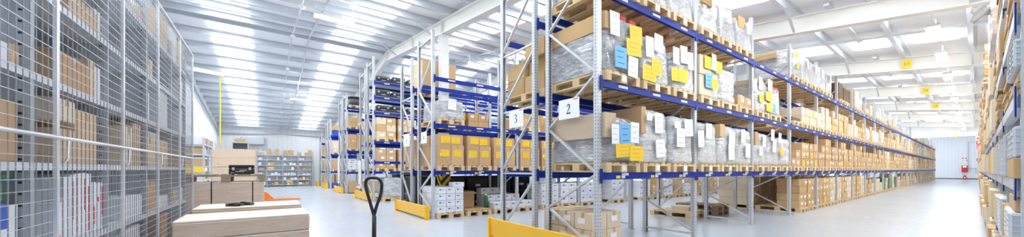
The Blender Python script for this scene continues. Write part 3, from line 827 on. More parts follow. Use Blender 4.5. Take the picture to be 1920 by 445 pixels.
t = w2(6, 1, L3, .8, 'tall pale wrapped load with white sheet, top level, seventh bay middle slot', 'wrap_white', amp=.012, cuts=12)
rnotes(t, .82, 1.16, .8, [(0, .6, .25, .35, PW)])
# bays four onwards: cartons on first, second and floor level
def bay_fill(k):
    far = k > 11
    for s in range(3):
        r = random.random()
        # first level
        if k >= 3:
            nz = random.choice((3, 4)) if k < 6 else random.choice((3, 3, 4, 4))
            if k == 3: nz = (2, 4, 3)[s]
            mt = random.choice(('carton_tan', 'carton_tan', 'carton_tan', 'carton_pale' if k > 6 else 'carton_brown'))
            cstack(X1, k, s, L1, LVN[L1], RK2, PYF, 2, nz, .395, .245, .58, mt, notes=.09, skip=.25, tagp=k < 6)
            if k > 8 and random.random() < .25:
                pass
        # second level
        if k >= 3:
            if (k, s) in ((3, 0),): continue
            if k in (7, 8, 12, 16) and s != 1:
                pallet(slot_x(X1, k, s), PYF, L2, 'wooden pallet under a wrapped load, ' + where(k, s, LVN[L2], RK2), 'pallets in the racks')
                t = wrapped(slot_x(X1, k, s), PYF + .03, L2 + .144, .8, 1.1, R_(.6, .85), 'pale wrapped load, ' + where(k, s, LVN[L2], RK2), random.choice(('wrap_white', 'wrap_grey')), group='wrapped loads along the aisle', cuts=8)
            else:
                nz = random.choice((2, 3, 4))
                if k < 6: nz = 3 if k > 3 else 2
                cstack(X1, k, s, L2, LVN[L2], RK2, PYF, 2, nz, .395, .25, .58, random.choice(('carton_tan', 'carton_tan', 'carton_pale')), notes=.16, skip=.3, tagp=k < 6)
    # floor
    for s in range(3):
        if k < 3: continue
        if k == 3 and s == 0: continue
        mt = random.choice(('carton_tan', 'carton_tan', 'carton_pale'))
        if k in (9, 10) and s != 1:
            pallet(slot_x(X1, k, s), PYF + .06, 0, 'wooden pallet under green crates, ' + where(k, s, 'floor level', RK2), 'pallets in the racks')
            x = slot_x(X1, k, s); m = MB()
            t = thing('crate', 'dark green plastic crate, ' + where(k, s, 'floor level', RK2), 'crate', (x + .4, PYF + .4, .144), 0, 'green crates on the floor')
            MB().box(-.38, .38, -.3, .3, 0, .62).build('body', 'green_plastic', t, bevel=.02)
            MB().box(-.40, .40, -.32, .32, .62, .68).build('rim', 'green_plastic', t, bevel=.01)
            continue
        nz = 4 if k < 7 else random.choice((2, 3, 4))
        if k == 3: nz = (0, 4, 4)[s]
        cstack(X1, k, s, 0, 'floor level', RK2, PYF + .06, 2, nz, .395, .225 if k < 7 else .23, .58, mt, notes=.03, skip=.15, tagp=False)
    if k >= 7 and k not in (14,):
        for s in range(3):
            r = random.random()
            if r < .35:
                pallet(slot_x(X1, k, s), PYF, L3, 'wooden pallet under a wrapped load, ' + where(k, s, LVN[L3], RK2), 'pallets in the racks')
                wrapped(slot_x(X1, k, s), PYF + .03, L3 + .144, .8, 1.1, R_(.45, .75), 'wrapped load, ' + where(k, s, LVN[L3], RK2), random.choice(('wrap_white', 'wrap_grey', 'wrap_white')), group='wrapped loads along the aisle', cuts=8)
            elif r < .6:
                cstack(X1, k, s, L3, LVN[L3], RK2, PYF, 2, random.choice((1, 2)), .395, .25, .58, random.choice(('carton_tan', 'carton_pale')))
for k in range(3, NB2): bay_fill(k)
# boards lying on the empty second-level bay
for s in (0,):
    pal2(3, s, L2, 'flat boards')
    tag(box('board_stack', 'dark_board', slot_x(X1, 3, s) + .02, slot_x(X1, 3, s) + .78, PYF + .05, PYF + 1.15, L2 + .146, L2 + .26, None, .006), 'thin stack of dark boards, fourth bay near slot, second level', 'boards')
# floor of the first bay: two layers of cartons on a dark pallet
pallet(3.88, 3.34, 0, 'dark wooden pallet under small cartons behind the long yellow barrier', None, wx=.8, wy=1.2, mat='old_wood')
for i in range(2):
    for j in range(3):
        for k in range(2):
            carton(3.93 + i * .36, 3.38 + j * .36, .146 + k * .26, .35, .35, .255, '%s carton on floor behind long yellow barrier, %s row, %s side' % (('lower', 'upper')[k], ORD[j], ('near', 'far')[i]),
                   'cartons behind the long yellow barrier', 'carton_pale', 1.2 if i == 0 else .9, face='-x' if i == 0 else '-y', lab=True)
# rack 3: cartons seen through the end frame, second level
for s, nn in ((0, 3),):
    x = slot_x(X1, 0, s)
    pallet(x, 4.42, L2, 'wooden pallet under large brown cartons, first bay near slot, plate-three rack', 'pallets in the racks', wy=1.2)
    for j in range(2):
        for kk in range(3):
            if kk == 2 and j == 1: continue
            carton(x + .02 + (.10 if (j == 0 and kk == 1) else 0), 4.46 + j * .56, L2 + .146 + kk * .31, .72, .54, .305, 'large brown carton, %s layer, %s stack, second level behind plate three' % (ORD[kk], ('inner', 'outer')[j]), 'large cartons behind plate three', 'carton_tan', 1.6, face='-x', lab=False)
for (k, s, z, nz) in ((1, 0, L2, 2), (1, 1, L2, 2), (2, 0, L1, 3), (2, 2, L2, 3), (3, 1, L2, 3), (4, 0, L1, 3)):
    cstack(X1, k, s, z, LVN[z], RK3, 4.42, 2, nz, .39, .27, .5, 'carton_brown', ny=2, vis=.15)
# rack 3, on the floor: boards and stacks seen under the first beams of rack 2
for i, (x, y, lbl) in enumerate(((9.2, 4.5, 'empty wooden pallet with flat boards on floor behind plate-two rack, second bay'), (10.4, 4.35, 'dark wooden pallet on floor behind plate-two rack, third bay'))):
    pallet(x, y, 0, lbl, None, .8, 1.2, 'pallet_wood' if i == 0 else 'old_wood')
pallet(10.4, 4.35, .146, 'dark wooden pallet stacked on another behind plate-two rack, third bay', None, .8, 1.2, 'old_wood')
tag(box('board_stack', 'carton_pale', 9.22, 9.96, 4.5, 5.6, .146, .19, None, .004), 'flat pale boards lying on a pallet behind plate-two rack', 'boards')
carton(9.3, 4.6, .192, .5, .5, .12, 'open low carton on flat boards on floor behind plate-two rack', None, 'carton_pale', .8)
for i, (k, s, nz, mt) in enumerate(((3, 1, 4, 'carton_pale'), (3, 2, 4, 'carton_pale'), (4, 0, 4, 'carton_pale'), (4, 1, 4, 'carton_pale'), (5, 0, 4, 'carton_pale'), (5, 2, 3, 'carton_tan'), (6, 1, 4, 'carton_tan'))):
    cstack(X1, k, s, 0, 'floor level', RK3, 4.45, 3 if i < 3 else 2, nz, .262 if i < 3 else .39, .235, .5, mt, ny=2, vis=.9, name='white_box' if mt == 'carton_white' else 'carton', noun='box' if mt == 'carton_white' else 'carton', cat='box' if mt == 'carton_white' else 'carton')

# ------------------------------------------------------------------ second double rack
RK4, RK5 = 'second row', 'second row rear'
PY4 = 8.46
# first level: brown cartons with yellow notes
for k in range(3):
    for s in range(3):
        if k == 2 and s == 2: continue
        x = slot_x(X2, k, s); w = where(k, s, 'first level', RK4)
        pallet(x, PY4, 1.30, 'wooden pallet under noted brown cartons, ' + w, 'pallets in the racks')
        z = 1.446
        for i in range(2):
            for j in range(2):
                nt_ = [(R_(-.05, .05), .6, .25, .19, 'paper_yellow', R_(-.06, .06))] if j == 0 else None
                carton(x + .01 + i * .4, PY4 + .04 + j * .57, z, .39, .55, .56, 'tall brown carton, lower %s %s, %s' % (('near', 'far')[i], ('front', 'rear')[j], w), 'brown cartons with yellow notes', 'carton_brown', 1.2 if j == 0 else .35, nt_, True)
        nt_ = [(-.2, .52, .27, .19, 'paper_yellow', R_(-.05, .05)), (.2, .46, .26, .19, 'paper_yellow', R_(-.05, .05))]
        for j in range(2):
            carton(x + .02, PY4 + .06 + j * .56, z + .562, .76, .53, .29, 'wide brown carton, top %s, %s' % (('front', 'rear')[j], w), 'brown cartons with yellow notes', 'carton_brown', 1.2 if j == 0 else .3, nt_ if j == 0 else None, False)
# second level: low grey load, then emptier
pallet(slot_x(X2, 0, 0), PY4, 2.57, 'wooden pallet under low grey load, ' + where(0, 0, 'second level', RK4), 'pallets in the racks')
t = wrapped(slot_x(X2, 0, 0) + .02, PY4 + .03, 2.714, .78, 1.14, .52, 'low dark grey wrapped load with one white sheet, second double rack', 'wrap_grey', r=.03, amp=.014, cuts=16, taper=.06)
rnotes(t, .78, 1.14, .52, [(.02, .8, .24, .3, PW)], .02)
for (k, s, nz) in ((1, 0, 1), (1, 2, 2), (2, 1, 2)):
    cstack(X2, k, s, 2.57, 'second level', RK4, PY4, 2, nz, .39, .27, .55, 'carton_tan', vis=.5, ny=2)
# floor: white boxes with blue print
def white_stack(k, s, nx, ny, nz, bw, bd, bh, extra=0, vis=1.0, rk=RK4, yf=PY4, x0=X2):
    x = slot_x(x0, k, s); w = where(k, s, 'floor level', rk)
    pallet(x, yf + .02, 0, 'wooden pallet under white boxes, ' + w, 'pallets in the racks')
    for kk in range(nz):
        for j in range(ny):
            for i in range(nx):
                vv = vis * (1 if j == 0 or i == 0 else .2)
                carton(x + .02 + i * bw, yf + .06 + j * bd, .146 + kk * bh, bw - .012, bd - .012, bh - .007,
                       'white box, %s layer, %s column %s, %s' % (LAYER[kk], ORD[i], ('front', 'middle', 'rear')[min(j, 2)], w), 'white boxes with blue print', 'carton_white', vv, None, True, 'white_box', cat='box')
    if extra:
        carton(x + .5, yf + .1, .146 + nz * bh, .34, .3, .13, 'white box lying on top of white stack, ' + w, None, 'carton_white', vis, None, True, 'white_box', cat='box')
white_stack(0, 0, 3, 3, 4, .262, .38, .175, 1)
pallet(slot_x(X2, 0, 1), PY4, 0, 'empty wooden pallet with flat cardboard, beside the tall white box stack', None)
tag(box('cardboard_sheet', 'carton_tan', slot_x(X2, 0, 1) + .02, slot_x(X2, 0, 1) + .8, PY4 + .02, PY4 + 1.1, .146, .175, None, .004), 'flat brown cardboard sheets on the empty pallet', 'cardboard')
box_open = thing('open_carton', 'open brown carton standing behind flat cardboard sheets, beside white boxes', 'carton', (slot_x(X2, 0, 1) + .25, PY4 + .8, .176))
m = MB().box(-.28, .28, -.25, -.24, 0, .5).box(-.28, .28, .24, .25, 0, .5).box(-.28, -.27, -.25, .25, 0, .5).box(.27, .28, -.25, .25, 0, .5).box(-.28, .28, -.25, .25, 0, .01)
m.build('carton_body', 'carton_brown', box_open)
MB().bar((0, -.25, .5), (0, -.46, .44), .5, .006).build('flap', 'carton_brown', box_open)
t = thing('bottle', 'green bottle beside the small white boxes on the floor', 'bottle', (slot_x(X2, 0, 2) - .08, PY4 + .35, .148))
MB().tube([(0, 0, 0), (0, 0, .3), (0, 0, .36), (0, 0, .4)], [.07, .07, .05, .03], 14).build('bottle_body', 'green_plastic', t, smooth=True)
MB().tube([(0, 0, .4), (0, 0, .44)], .035, 12).build('cap', 'white_paint', t, smooth=True)
x = slot_x(X2, 0, 2); pallet(x, PY4, 0, 'wooden pallet with small white boxes stepped in rows, first bay far slot', None)
pallet(slot_x(X2, 1, 0) - .1, PY4 + .04, 0, 'wooden pallet at the end of the stepped white boxes', None)
for kk, (nx, ny, oy) in enumerate(((5, 3, 0), (4, 2, .36), (3, 1, .72))):
    for j in range(ny):
        for i in range(nx):
            carton(x + .02 + i * .31, PY4 + .05 + oy + j * .36, .146 + kk * .2, .3, .34, .19, 'small white box of the stepped heap, %s layer, %s column, %s row' % (LAYER[kk], ORD[i], ORD[j]), 'stepped heap of small white boxes', 'carton_white', 1.0 if j == 0 else .7, None, True, 'white_box', cat='box')
white_stack(1, 1, 3, 2, 4, .262, .4, .175, 0)
tw = slot_x(X2, 1, 1)
for i in range(2):
    tag(MB().box(-.17, .17, -.2, .2, 0, .24).build('tray_stack', 'plastic_grey', None, (tw + .2 + .4 * i, PY4 + .35, .146 + 4 * .175), bevel=.03), 'grey stack of trays on the white boxes, %s one' % ('near', 'far')[i], 'trays', 'tray stacks on the white boxes')
for k, s, nz in ((1, 2, 3), (2, 0, 3), (2, 2, 4), (3, 1, 3), (4, 0, 3), (4, 2, 2), (5, 1, 3), (6, 0, 3)): white_stack(k, s, 2, 2, nz, .39, .5, .24, 0, .8)
for k, s in ((3, 2), (4, 1), (5, 0), (5, 2), (6, 1), (6, 2), (7, 0), (7, 2)): cstack(X2, k, s, 0, 'floor level', RK4, PY4, 2, 3, .39, .26, .5, 'carton_tan', vis=.7)
# column guard with chevrons
t = thing('column_guard', 'yellow and black striped guard around the white column foot', 'guard', (4.5, 9.85, 0))
for a, b, c, d in ((-.16, .16, -.16, -.13), (-.16, .16, .13, .16), (-.16, -.13, -.13, .13), (.13, .16, -.13, .13)):
    MB().box(a, b, c, d, 0, 1.25).build('guard_board', 'hazard', t)
# rear half: big brown box on top, black crates on the floor
t = link('big_carton', carton_mesh(1.15, 1.1, .8, 'carton_tan'), None, (4.48, 10.66, 3.976)); tag(t, 'very large brown box on the top level behind the white column', 'box')
MB().box(-.04, .04, -.5515, .5515, .8, .8015).box(-.04, .04, -.5525, -.55, .62, .8015).build('tape', 'tape', t)
MB().box(-.577, -.575, -.55, .1, .36, .44).build('printed_band', 'carton_pale', t)
pallet(4.08, 10.08, 3.83, 'wooden pallet under the very large brown box', None, wy=1.2)
for k, s, nz in ((0, 1, 2), (0, 2, 2), (1, 1, 2), (1, 2, 3), (2, 0, 2)): cstack(X2, k, s, 2.57, 'second level', RK5, 10.05, 2, nz, .39, .27, .5, 'carton_tan', vis=.5, ny=2)
for k, s, nz in ((0, 0, 3), (0, 1, 3), (0, 2, 3), (1, 0, 3), (1, 1, 3), (1, 2, 2)): cstack(X2, k, s, 1.30, 'first level', RK5, 10.05, 2, nz, .39, .27, .5, 'carton_brown', vis=.25, ny=2)
def black_crate(x, y, z, w, d, h, label, group):
    t = thing('crate', label, 'crate', (x, y, z), 0, group)
    MB().box(-w / 2, w / 2, -d / 2, d / 2, 0, h * .9).build('body', 'black_plastic', t, bevel=.012)
    MB().box(-w / 2 - .012, w / 2 + .012, -d / 2 - .012, d / 2 + .012, h * .9, h).build('rim', 'black_plastic', t, bevel=.006)
    MB().box(-w * .12, w * .12, -d / 2 - .008, -d / 2, h * .35, h * .5).build('white_label', 'paper_white', t)
for k in range(2):
    for s in range(3):
        for j in range(2):
            if (k, s) == (1, 2): continue
            black_crate(slot_x(X2, k, s) + .4, 10.6, j * .56, .8, .95, .55, '%s black plastic crate, rear floor of second double rack, %s' % (('lower', 'upper')[j], '%s slot of %s bay' % (SLOT[s], ORD[k])), 'black crates on the floor')

# ------------------------------------------------------------------ third rack and beyond
RK6 = 'third row'; PY6 = 14.68
for s in range(2):
    zz = pallet(slot_x(X2, 0, s), PY6, 2.52, 'wooden pallet under pale film-wrapped cartons, ' + where(0, s, 'second level', RK6), 'pallets in the racks')
    for kk in range(3):
        for i in range(2):
            carton(slot_x(X2, 0, s) + .01 + i * .4, PY6 + .03, zz + kk * .29, .385, .8, .285, 'pale carton, white label, %s layer %s, %s' % (LAYER[kk], ('near', 'far')[i], where(0, s, 'second level', RK6)), 'pale cartons of the third rack', ('carton_pale', 'carton_tan')[(i + kk + s) % 2], 1.2)
for s in range(3):
    cstack(X2, 0, s, 1.68, 'shelf above first level', RK6, PY6, 2, 2, .395, .26, .6, 'carton_brown', vis=1.0, pal=False)
    cstack(X2, 0, s, 1.26, 'first level', RK6, PY6, 2, 1, .395, .2, .6, 'carton_tan', vis=.7)
for s in range(3):
    for i in range(2): black_crate(slot_x(X2, 0, s) + .4, 15.2, .02 + i * .56, .78, .9, .55, '%s black crate on floor of third rack, %s slot' % (('lower', 'upper')[i], SLOT[s]), 'black crates on the floor') if s else None
pallet(3.9, 14.5, 0, 'pale wooden pallet under silver wrapped coil beside third barrier', None)
wrapped(3.95, 14.55, .144, .74, 1.0, .84, 'silver wrapped load with waist on the floor behind the truck handle', 'wrap_grey', layers=2, amp=.03, cuts=18)
def flight_case(x, y, z, w, d, h, label, orange=False):
    t = thing('equipment_case', label, 'case', (x, y, z), 0, 'black cases on the upper shelves')
    MB().box(-w / 2, w / 2, -d / 2, d / 2, 0, h * .62).build('case_body', 'black_plastic', t, bevel=.02)
    MB().box(-w / 2 + .01, w / 2 - .01, -d / 2 + .01, d / 2 - .01, h * .62, h).build('case_lid', 'dark_grey', t, bevel=.03)
    MB().box(-w * .15, w * .15, -d / 2 - .025, -d / 2, h * .3, h * .36).build('case_handle', 'orange_paint' if orange else 'plastic_grey', t)
    for u in (-.32, .32): MB().box(u * w - .03, u * w + .03, -d / 2 - .01, -d / 2, h * .55, h * .72).build('latch', 'galvanised', t)
for li, z in enumerate((3.76, 4.40, 5.02)):
    t = tag(MB().box(.06, 2.74, .0, 1.0, 0, .02).build('shelf_board', 'shelf_white', None, (X2, 14.75, z)), 'pale steel shelf under black cases, %s from the top of third rack' % ORD[2 - li], 'shelf', 'case shelves of the third rack')
    for s in range(4):
        flight_case(X2 + .42 + .66 * s, 15.1, z + .021, .6, .5, (.30, .34, .28, .32)[(s + li) % 4], 'black equipment case, %s along the %s case shelf from top' % (ORD[s], ORD[2 - li]), orange=(li == 0 and s == 2))
# fourth rack
RK8 = 'fourth row'; PY8 = 20.52
zz = pallet(3.72, PY8, 4.82, 'wooden pallet under the black cable drum', None)
t = thing('cable_drum', 'black cable drum lying on a pallet on top of the fourth rack', 'drum', (4.12, PY8 + .5, zz))
MB().tube([(0, 0, 0), (0, 0, .06)], .42, 24).build('flange', 'black_metal', t); MB().tube([(0, 0, .06), (0, 0, .44)], .36, 24).build('cable_winding', 'dark_grey', t, smooth=True); MB().tube([(0, 0, .44), (0, 0, .5)], .42, 24).build('flange', 'black_metal', t)
for s in range(2):
    cstack(X2, 0, s, 3.62, 'third level', RK8, PY8, 2, 2, .39, .26, .6, 'carton_tan', vis=.9)
    cstack(X2, 0, s, 2.4, 'second level', RK8, PY8, 2, 3, .39, .26, .6, 'carton_brown', vis=.9)
    cstack(X2, 0, s, 1.2, 'first level', RK8, PY8, 2, 2, .39, .24, .6, 'carton_white', vis=.9, name='white_box', noun='box', cat='box')
    carton(3.7 + s * .95, PY8, .03, .9, .9, .62, 'wide brown box on floor of fourth rack, %s one' % ('near', 'far')[s], None, 'carton_brown', 1)
RK10 = 'fifth row'; PY10 = 26.42
for s in range(2):
    cstack(X2, 0, s, 2.4, 'second level', RK10, PY10, 2, 3, .39, .26, .6, 'carton_pale', vis=.9)
    cstack(X2, 0, s, 1.2, 'first level', RK10, PY10, 2, 3, .39, .24, .6, 'carton_brown', vis=.9)
    tag(box('bin', 'blue_panel', 3.75 + .9 * s, 4.5 + .9 * s, PY10 + .1, PY10 + .8, 3.7 + .002, 4.1, None, .03), 'blue plastic bin on the upper level of the fifth rack, %s one' % ('near', 'far')[s], 'bin', 'blue bins')
    tag(box('bin', 'blue_panel', 3.75 + .9 * s, 4.5 + .9 * s, PY10 + .1, PY10 + .8, .002, .4, None, .03), 'blue plastic bin on the floor under the fifth rack, %s one' % ('near', 'far')[s], 'bin', 'blue bins')
    carton(3.7 + .9 * s, PY10 + .05, 4.102, .8, .8, .34, 'brown box on the blue bin of the fifth rack, %s one' % ('near', 'far')[s], None, 'carton_tan', 1)
RK12 = 'last row'; PY12 = 31.22
for s in range(2):
    for z, nz, lv in ((2.4, 3, 'second level'), (1.2, 3, 'first level'), (0, 3, 'floor level')):
        cstack(X2, 0, s, z, lv, RK12, PY12, 2, nz, .39, .26, .6, 'carton_tan', vis=.8)
# white boards on rack ends
for (x, y, z0, z1, w, lb) in ((3.5, 16.9, .45, 1.75, .42, 'tall white board with small red and yellow labels on third rack end'), (3.5, 22.6, .5, 2.1, .4, 'tall white board on the end of the fourth rack')):
    t = thing('notice_board', lb, 'board', (x, y, z0), -PI / 2)
    MB().box(-w / 2, w / 2, -.02, .02, 0, z1 - z0).build('panel', 'white_paint', t, bevel=.004)
    MB().box(-w * .2, w * .2, -.023, -.02, .12, .2).build('red_label', 'red_print', t); MB().box(-w * .2, w * .2, -.023, -.02, .5, .56).build('yellow_label', 'paper_yellow', t)

# ------------------------------------------------------------------ wire mesh shelving at the gable wall
XMESH = -1.05
YP = [2.13, 3.33, 4.515, 5.72, 6.97, 8.03]
ZS = [.27, .815, 1.37, 1.918, 2.454, 2.99]
ZT = 3.33
ms = thing('wire_mesh_shelving', 'tall grey steel shelving closed by a silver wire mesh front', 'shelving', (XMESH, YP[0], 0))
def ml(y): return y - YP[0]
for y in YP:
    MB().box(-.012, .012, ml(y) - .013, ml(y) + .013, 0, ZT).build('mesh_post', 'wire', ms, bevel=.004)
for i in range(5):
    a, b = ml(YP[i]) + .022, ml(YP[i + 1]) - .022
    m = MB(); z = .1
    while z < ZT: m.box(.0, .0045, a, b, z - .0015, z + .0015); z += .0655
    n = int(round((b - a) / .066))
    for j in range(1, n): y = a + (b - a) * j / n; m.box(-.0045, 0, y - .0014, y + .0014, .08, ZT, 1)
    for z in (.08, ZT - .02): m.box(-.012, .012, a, b, z, z + .02)
    m.build('mesh_panel', ['wire', 'wire_shaded'], ms)
    lb = MB().tube([(.022, a - .01, 1.525), (.022, b + .01, 1.525)], .011, 8)
    lb.tube([(.022, a + .06, 1.52), (.02, a + .065, 1.40), (.01, a + .03, 1.36)], .006, 6)
    lb.build('locking_bar', 'wire', ms, smooth=True)
    for z in ZS:
        MB().box(-.66, -.09, a - .02, b + .02, z - .03, z).box(-.0895, -.086, a - .02, b + .02, z - .045, z + .003).build('shelf', 'shelf_white', ms)
    if i > 0: MB().box(-.68, -.672, a - .02, b + .02, .2, ZT - .15).build('back_panel', 'shelf_steel', ms)
def slotted(name, x0, x1, y, parent):
    MB().box(x0, x1, y - .025, y - .022, 0, ZT - .1).box(x0, x0 + .003, y - .022, y + .025, 0, ZT - .1).box(x1 - .003, x1, y - .022, y + .025, 0, ZT - .1).build(name, 'slotted', parent)
def slotted_mat():
    m, nt, b = nodes('slotted'); b.inputs['Roughness'].default_value = .45; b.inputs['Metallic'].default_value = .2
    tc = nt.nodes.new('ShaderNodeTexCoord'); s = nt.nodes.new('ShaderNodeSeparateXYZ'); lk(nt, tc.outputs['Object'], s.inputs[0])
    u = math_n(nt, 'ABSOLUTE', math_n(nt, 'SUBTRACT', math_n(nt, 'MODULO', math_n(nt, 'ADD', s.outputs[0], 3.0), .05), .025))
    z = math_n(nt, 'ABSOLUTE', math_n(nt, 'SUBTRACT', math_n(nt, 'MODULO', s.outputs[2], .068), .03))
    k = math_n(nt, 'MULTIPLY', math_n(nt, 'LESS_THAN', u, .0075), math_n(nt, 'LESS_THAN', z, .007))
    lk(nt, mix_n(nt, k, (.46, .49, .53), (.03, .03, .03)), b.inputs['Base Color'])
slotted_mat()
for y in YP:
    for x0, x1 in ((-.14, -.09), (-.66, -.61)): slotted('shelf_upright', x0, x1, ml(y), ms)
    if y > 3:
        MB().box(-.61, -.14, ml(y) - .004, ml(y) + .004, .1, ZT - .12).build('side_panel', 'shelf_steel', ms)
# things on those shelves; front plane x = -1.16
NAMEZ = {.27: 'lowest shelf', .815: 'shelf below eye level', 1.37: 'eye-level shelf', 1.918: 'shelf above eye level', 2.454: 'upper shelf', 2.99: 'top shelf'}
NM = 0
def mshelf(px0, px1, pyt, z, mat, label, name='carton', dp=.45, zoff=0, cat='carton', lab=False):
    global NM
    NM += 1; fx = -1.165 - .0013 * (NM % 9)
    a = at(px0, 300, X=fx)[1]; b = at(px1, 300, X=fx)[1]
    y0, y1 = min(a, b), max(a, b); yc_ = (y0 + y1) / 2
    for i_ in range(5):
        if YP[i_] <= yc_ < YP[i_ + 1] or (i_ == 4 and yc_ >= YP[5]): y0, y1 = max(y0, YP[i_] + .05), min(y1, YP[i_ + 1] - .05)
    if y1 - y0 < .08: y0 = y1 - .25
    zt = at(px0 if pyt < HY else px1, pyt, X=fx)[2]
    if zt < z + zoff + .04: zt = z + zoff + .12
    carton(fx - dp, y0, z + .002 + zoff, dp, y1 - y0, min(zt, z + .5) - z - zoff - .002, label, None, mat, 2.0 if name == 'carton' else 2.0, None, lab, name, '+x', cat=cat)
B_ = 'behind wire mesh'
mshelf(-70, 34, 165, 1.37, 'carton_brown', 'big brown carton %s, eye-level shelf, nearest to picture edge' % B_)
mshelf(20, 44, 80, 1.918, 'carton_soft', 'small tan carton %s beside a white box' % B_)
mshelf(-70, 18, 40, 1.918, 'carton_white', 'large white box %s on shelf beside small tan carton' % B_, 'white_box', cat='box')
mshelf(-40, 45, -30, 2.454, 'carton_soft', 'tan carton high %s, first bay upper shelf' % B_)
tag(box('crate', 'blue_panel', -1.6, -1.17, 2.86, 3.19, .99, 1.14, None, .012), 'blue plastic crate behind wire mesh on a white box', 'crate')
carton(-1.62, 2.84, .817, .45, .38, .172, 'white box under blue crate behind wire mesh, low shelf', None, 'carton_white', 2, None, False, 'white_box', '+x', cat='box')
t = thing('bin', 'dark green plastic bin behind wire mesh, standing on blue crate', 'bin', (-1.38, 3.02, 1.142)); MB().box(-.2, .2, -.16, .16, 0, .14).build('body', 'green_plastic', t, bevel=.02); MB().box(-.215, .215, -.175, .175, .14, .165).build('rim', 'green_plastic', t, bevel=.005)
for i, (a, b, top) in enumerate(((36, 48, 383), (49, 60, 384))): mshelf(a - 14, b - 14, top, .815, 'carton_white', 'grey-white upright box %s next to blue crate, %s one' % (B_, ('near', 'far')[i]), 'white_box', cat='box')
# red and white file boxes
fx = -1.165
def file_box(px0, px1, pyt, z, label, red):
    a, b = at(px0, 330, X=fx)[1], at(px1, 330, X=fx)[1]; zt = at((px0 + px1) / 2, pyt, X=fx)[2]
    t = thing('upright_box', label, 'box', (fx - .2, (a + b) / 2, z), 0, 'white and red boxes behind the mesh')
    w = (b - a) / 2 - .002; h = max(.1, min(.5, zt - z))
    MB().box(-.2, .2, -w, w, .002, h).build('box_body', 'carton_white', t, bevel=.003)
    if red: MB().box(.2, .2025, -w * .45, w * .2, h * red[0], h * red[1]).build('red_stripe', 'red_print', t)
for i, (a, b, tp, rd) in enumerate(((107, 117, 380, (.1, .2)), (120, 131, 332, None), (132, 141, 328, (.3, .9)), (141, 148, 326, (.1, .95)), (148, 156, 325, None), (156, 163, 324, (.4, .9)), (163, 171, 326, (.05, .8)),
                                    (173, 180, 342, (.15, .5)), (180, 188, 343, (.6, .7)), (188, 197, 342, (.3, .9)))):
    file_box(a, b, tp, .815, 'white upright box behind mesh on low shelf, %s from the near post' % ORD[i], rd)
mshelf(110, 141, 240, 1.37, 'carton_soft', 'tan carton %s, eye-level shelf, first of second bay' % B_)
mshelf(142, 181, 205, 1.37, 'carton_soft', 'tall tan carton %s, eye-level shelf, second of second bay' % B_)
mshelf(109, 141, 182, 1.37, 'carton_pale', 'pale carton on top of tan carton %s, second bay' % B_, zoff=.30)
mshelf(110, 166, 92, 1.918, 'carton_brown', 'wide brown carton %s, shelf above eye level, second bay' % B_)
mshelf(167, 178, 112, 1.918, 'carton_pale', 'pale carton %s beside wide brown carton, second bay' % B_)
mshelf(179, 194, 124, 1.918, 'carton_white', 'white box %s beside pale carton, second bay' % B_, 'white_box', cat='box')
mshelf(130, 182, -20, 2.454, 'carton_soft', 'tan carton %s, upper shelf, second bay' % B_)
mshelf(183, 200, 20, 2.454, 'carton_white', 'white box %s, upper shelf, second bay' % B_, 'white_box', cat='box')
mshelf(120, 190, 440, .27, 'carton_brown', 'brown carton %s, lowest shelf, second bay' % B_)
mshelf(234, 249, 236, 1.37, 'carton_pale', 'pale carton %s, eye-level shelf, third bay near end' % B_)
mshelf(250, 267, 230, 1.37, 'carton_brown', 'brown carton %s, eye-level shelf, third bay middle' % B_)
mshelf(268, 291, 254, 1.37, 'carton_pale', 'low pale carton %s, eye-level shelf, third bay far end' % B_)
for i in range(4): mshelf(234 + i * 9, 242 + i * 9, 370 - i * 2, .815, 'carton_white', 'small white box %s, low shelf, third bay, %s in row' % (B_, ORD[i]), 'white_box', cat='box')
mshelf(271, 292, 340, .815, 'carton_brown', 'brown carton %s, low shelf, third bay far end' % B_)
mshelf(236, 262, 420, .27, 'carton_white', 'white box %s, lowest shelf, third bay' % B_, 'white_box', cat='box')
mshelf(265, 280, 165, 1.918, 'carton_white', 'white box %s, shelf above eye level, third bay' % B_, 'white_box', cat='box')
mshelf(262, 286, 92, 2.454, 'carton_pale', 'pale carton %s, upper shelf, third bay' % B_)
mshelf(262, 275, 15, 2.99, 'carton_soft', 'tan carton %s, top shelf, third bay' % B_)
mshelf(299, 320, 262, 1.37, 'carton_soft', 'tan carton %s, eye-level shelf, fourth bay' % B_)
tag(MB().box(-.2, .2, -.2, .2, 0, .1).build('tray', 'plastic_grey', None, (-1.38, 6.18, 1.37 + .34), bevel=.01), 'grey tray on tan carton behind wire mesh, fourth bay', 'tray')
mshelf(298, 315, 366, .815, 'carton_white', 'white box %s, low shelf, fourth bay' % B_, 'white_box', cat='box')
mshelf(316, 330, 358, .815, 'carton_soft', 'orange-tan carton %s, low shelf, fourth bay' % B_)
mshelf(300, 322, 146, 1.918, 'carton_white', 'white box %s, shelf above eye level, fourth bay' % B_, 'white_box', cat='box')
mshelf(299, 317, 16, 2.99, 'carton_soft', 'tan carton %s, top shelf, fourth bay near end' % B_)
mshelf(318, 331, 30, 2.99, 'carton_white', 'white box %s, top shelf, fourth bay far end' % B_, 'white_box', cat='box')
mshelf(300, 318, 395, .27, 'carton_brown', 'brown carton %s, lowest shelf, fourth bay' % B_)
mshelf(339, 349, 280, 1.37, 'carton_soft', 'tan carton %s, eye-level shelf, fifth bay' % B_)
mshelf(340, 356, 205, 1.918, 'carton_white', 'white box %s, shelf above eye level, fifth bay' % B_, 'white_box', cat='box')
mshelf(339, 356, 150, 2.454, 'carton_white', 'white box %s, upper shelf, fifth bay' % B_, 'white_box', cat='box')
mshelf(340, 352, 80, 2.99, 'carton_soft', 'tan carton %s, top shelf, fifth bay' % B_)
mshelf(339, 350, 350, .815, 'carton_white', 'white box %s, low shelf, fifth bay' % B_, 'white_box', cat='box')

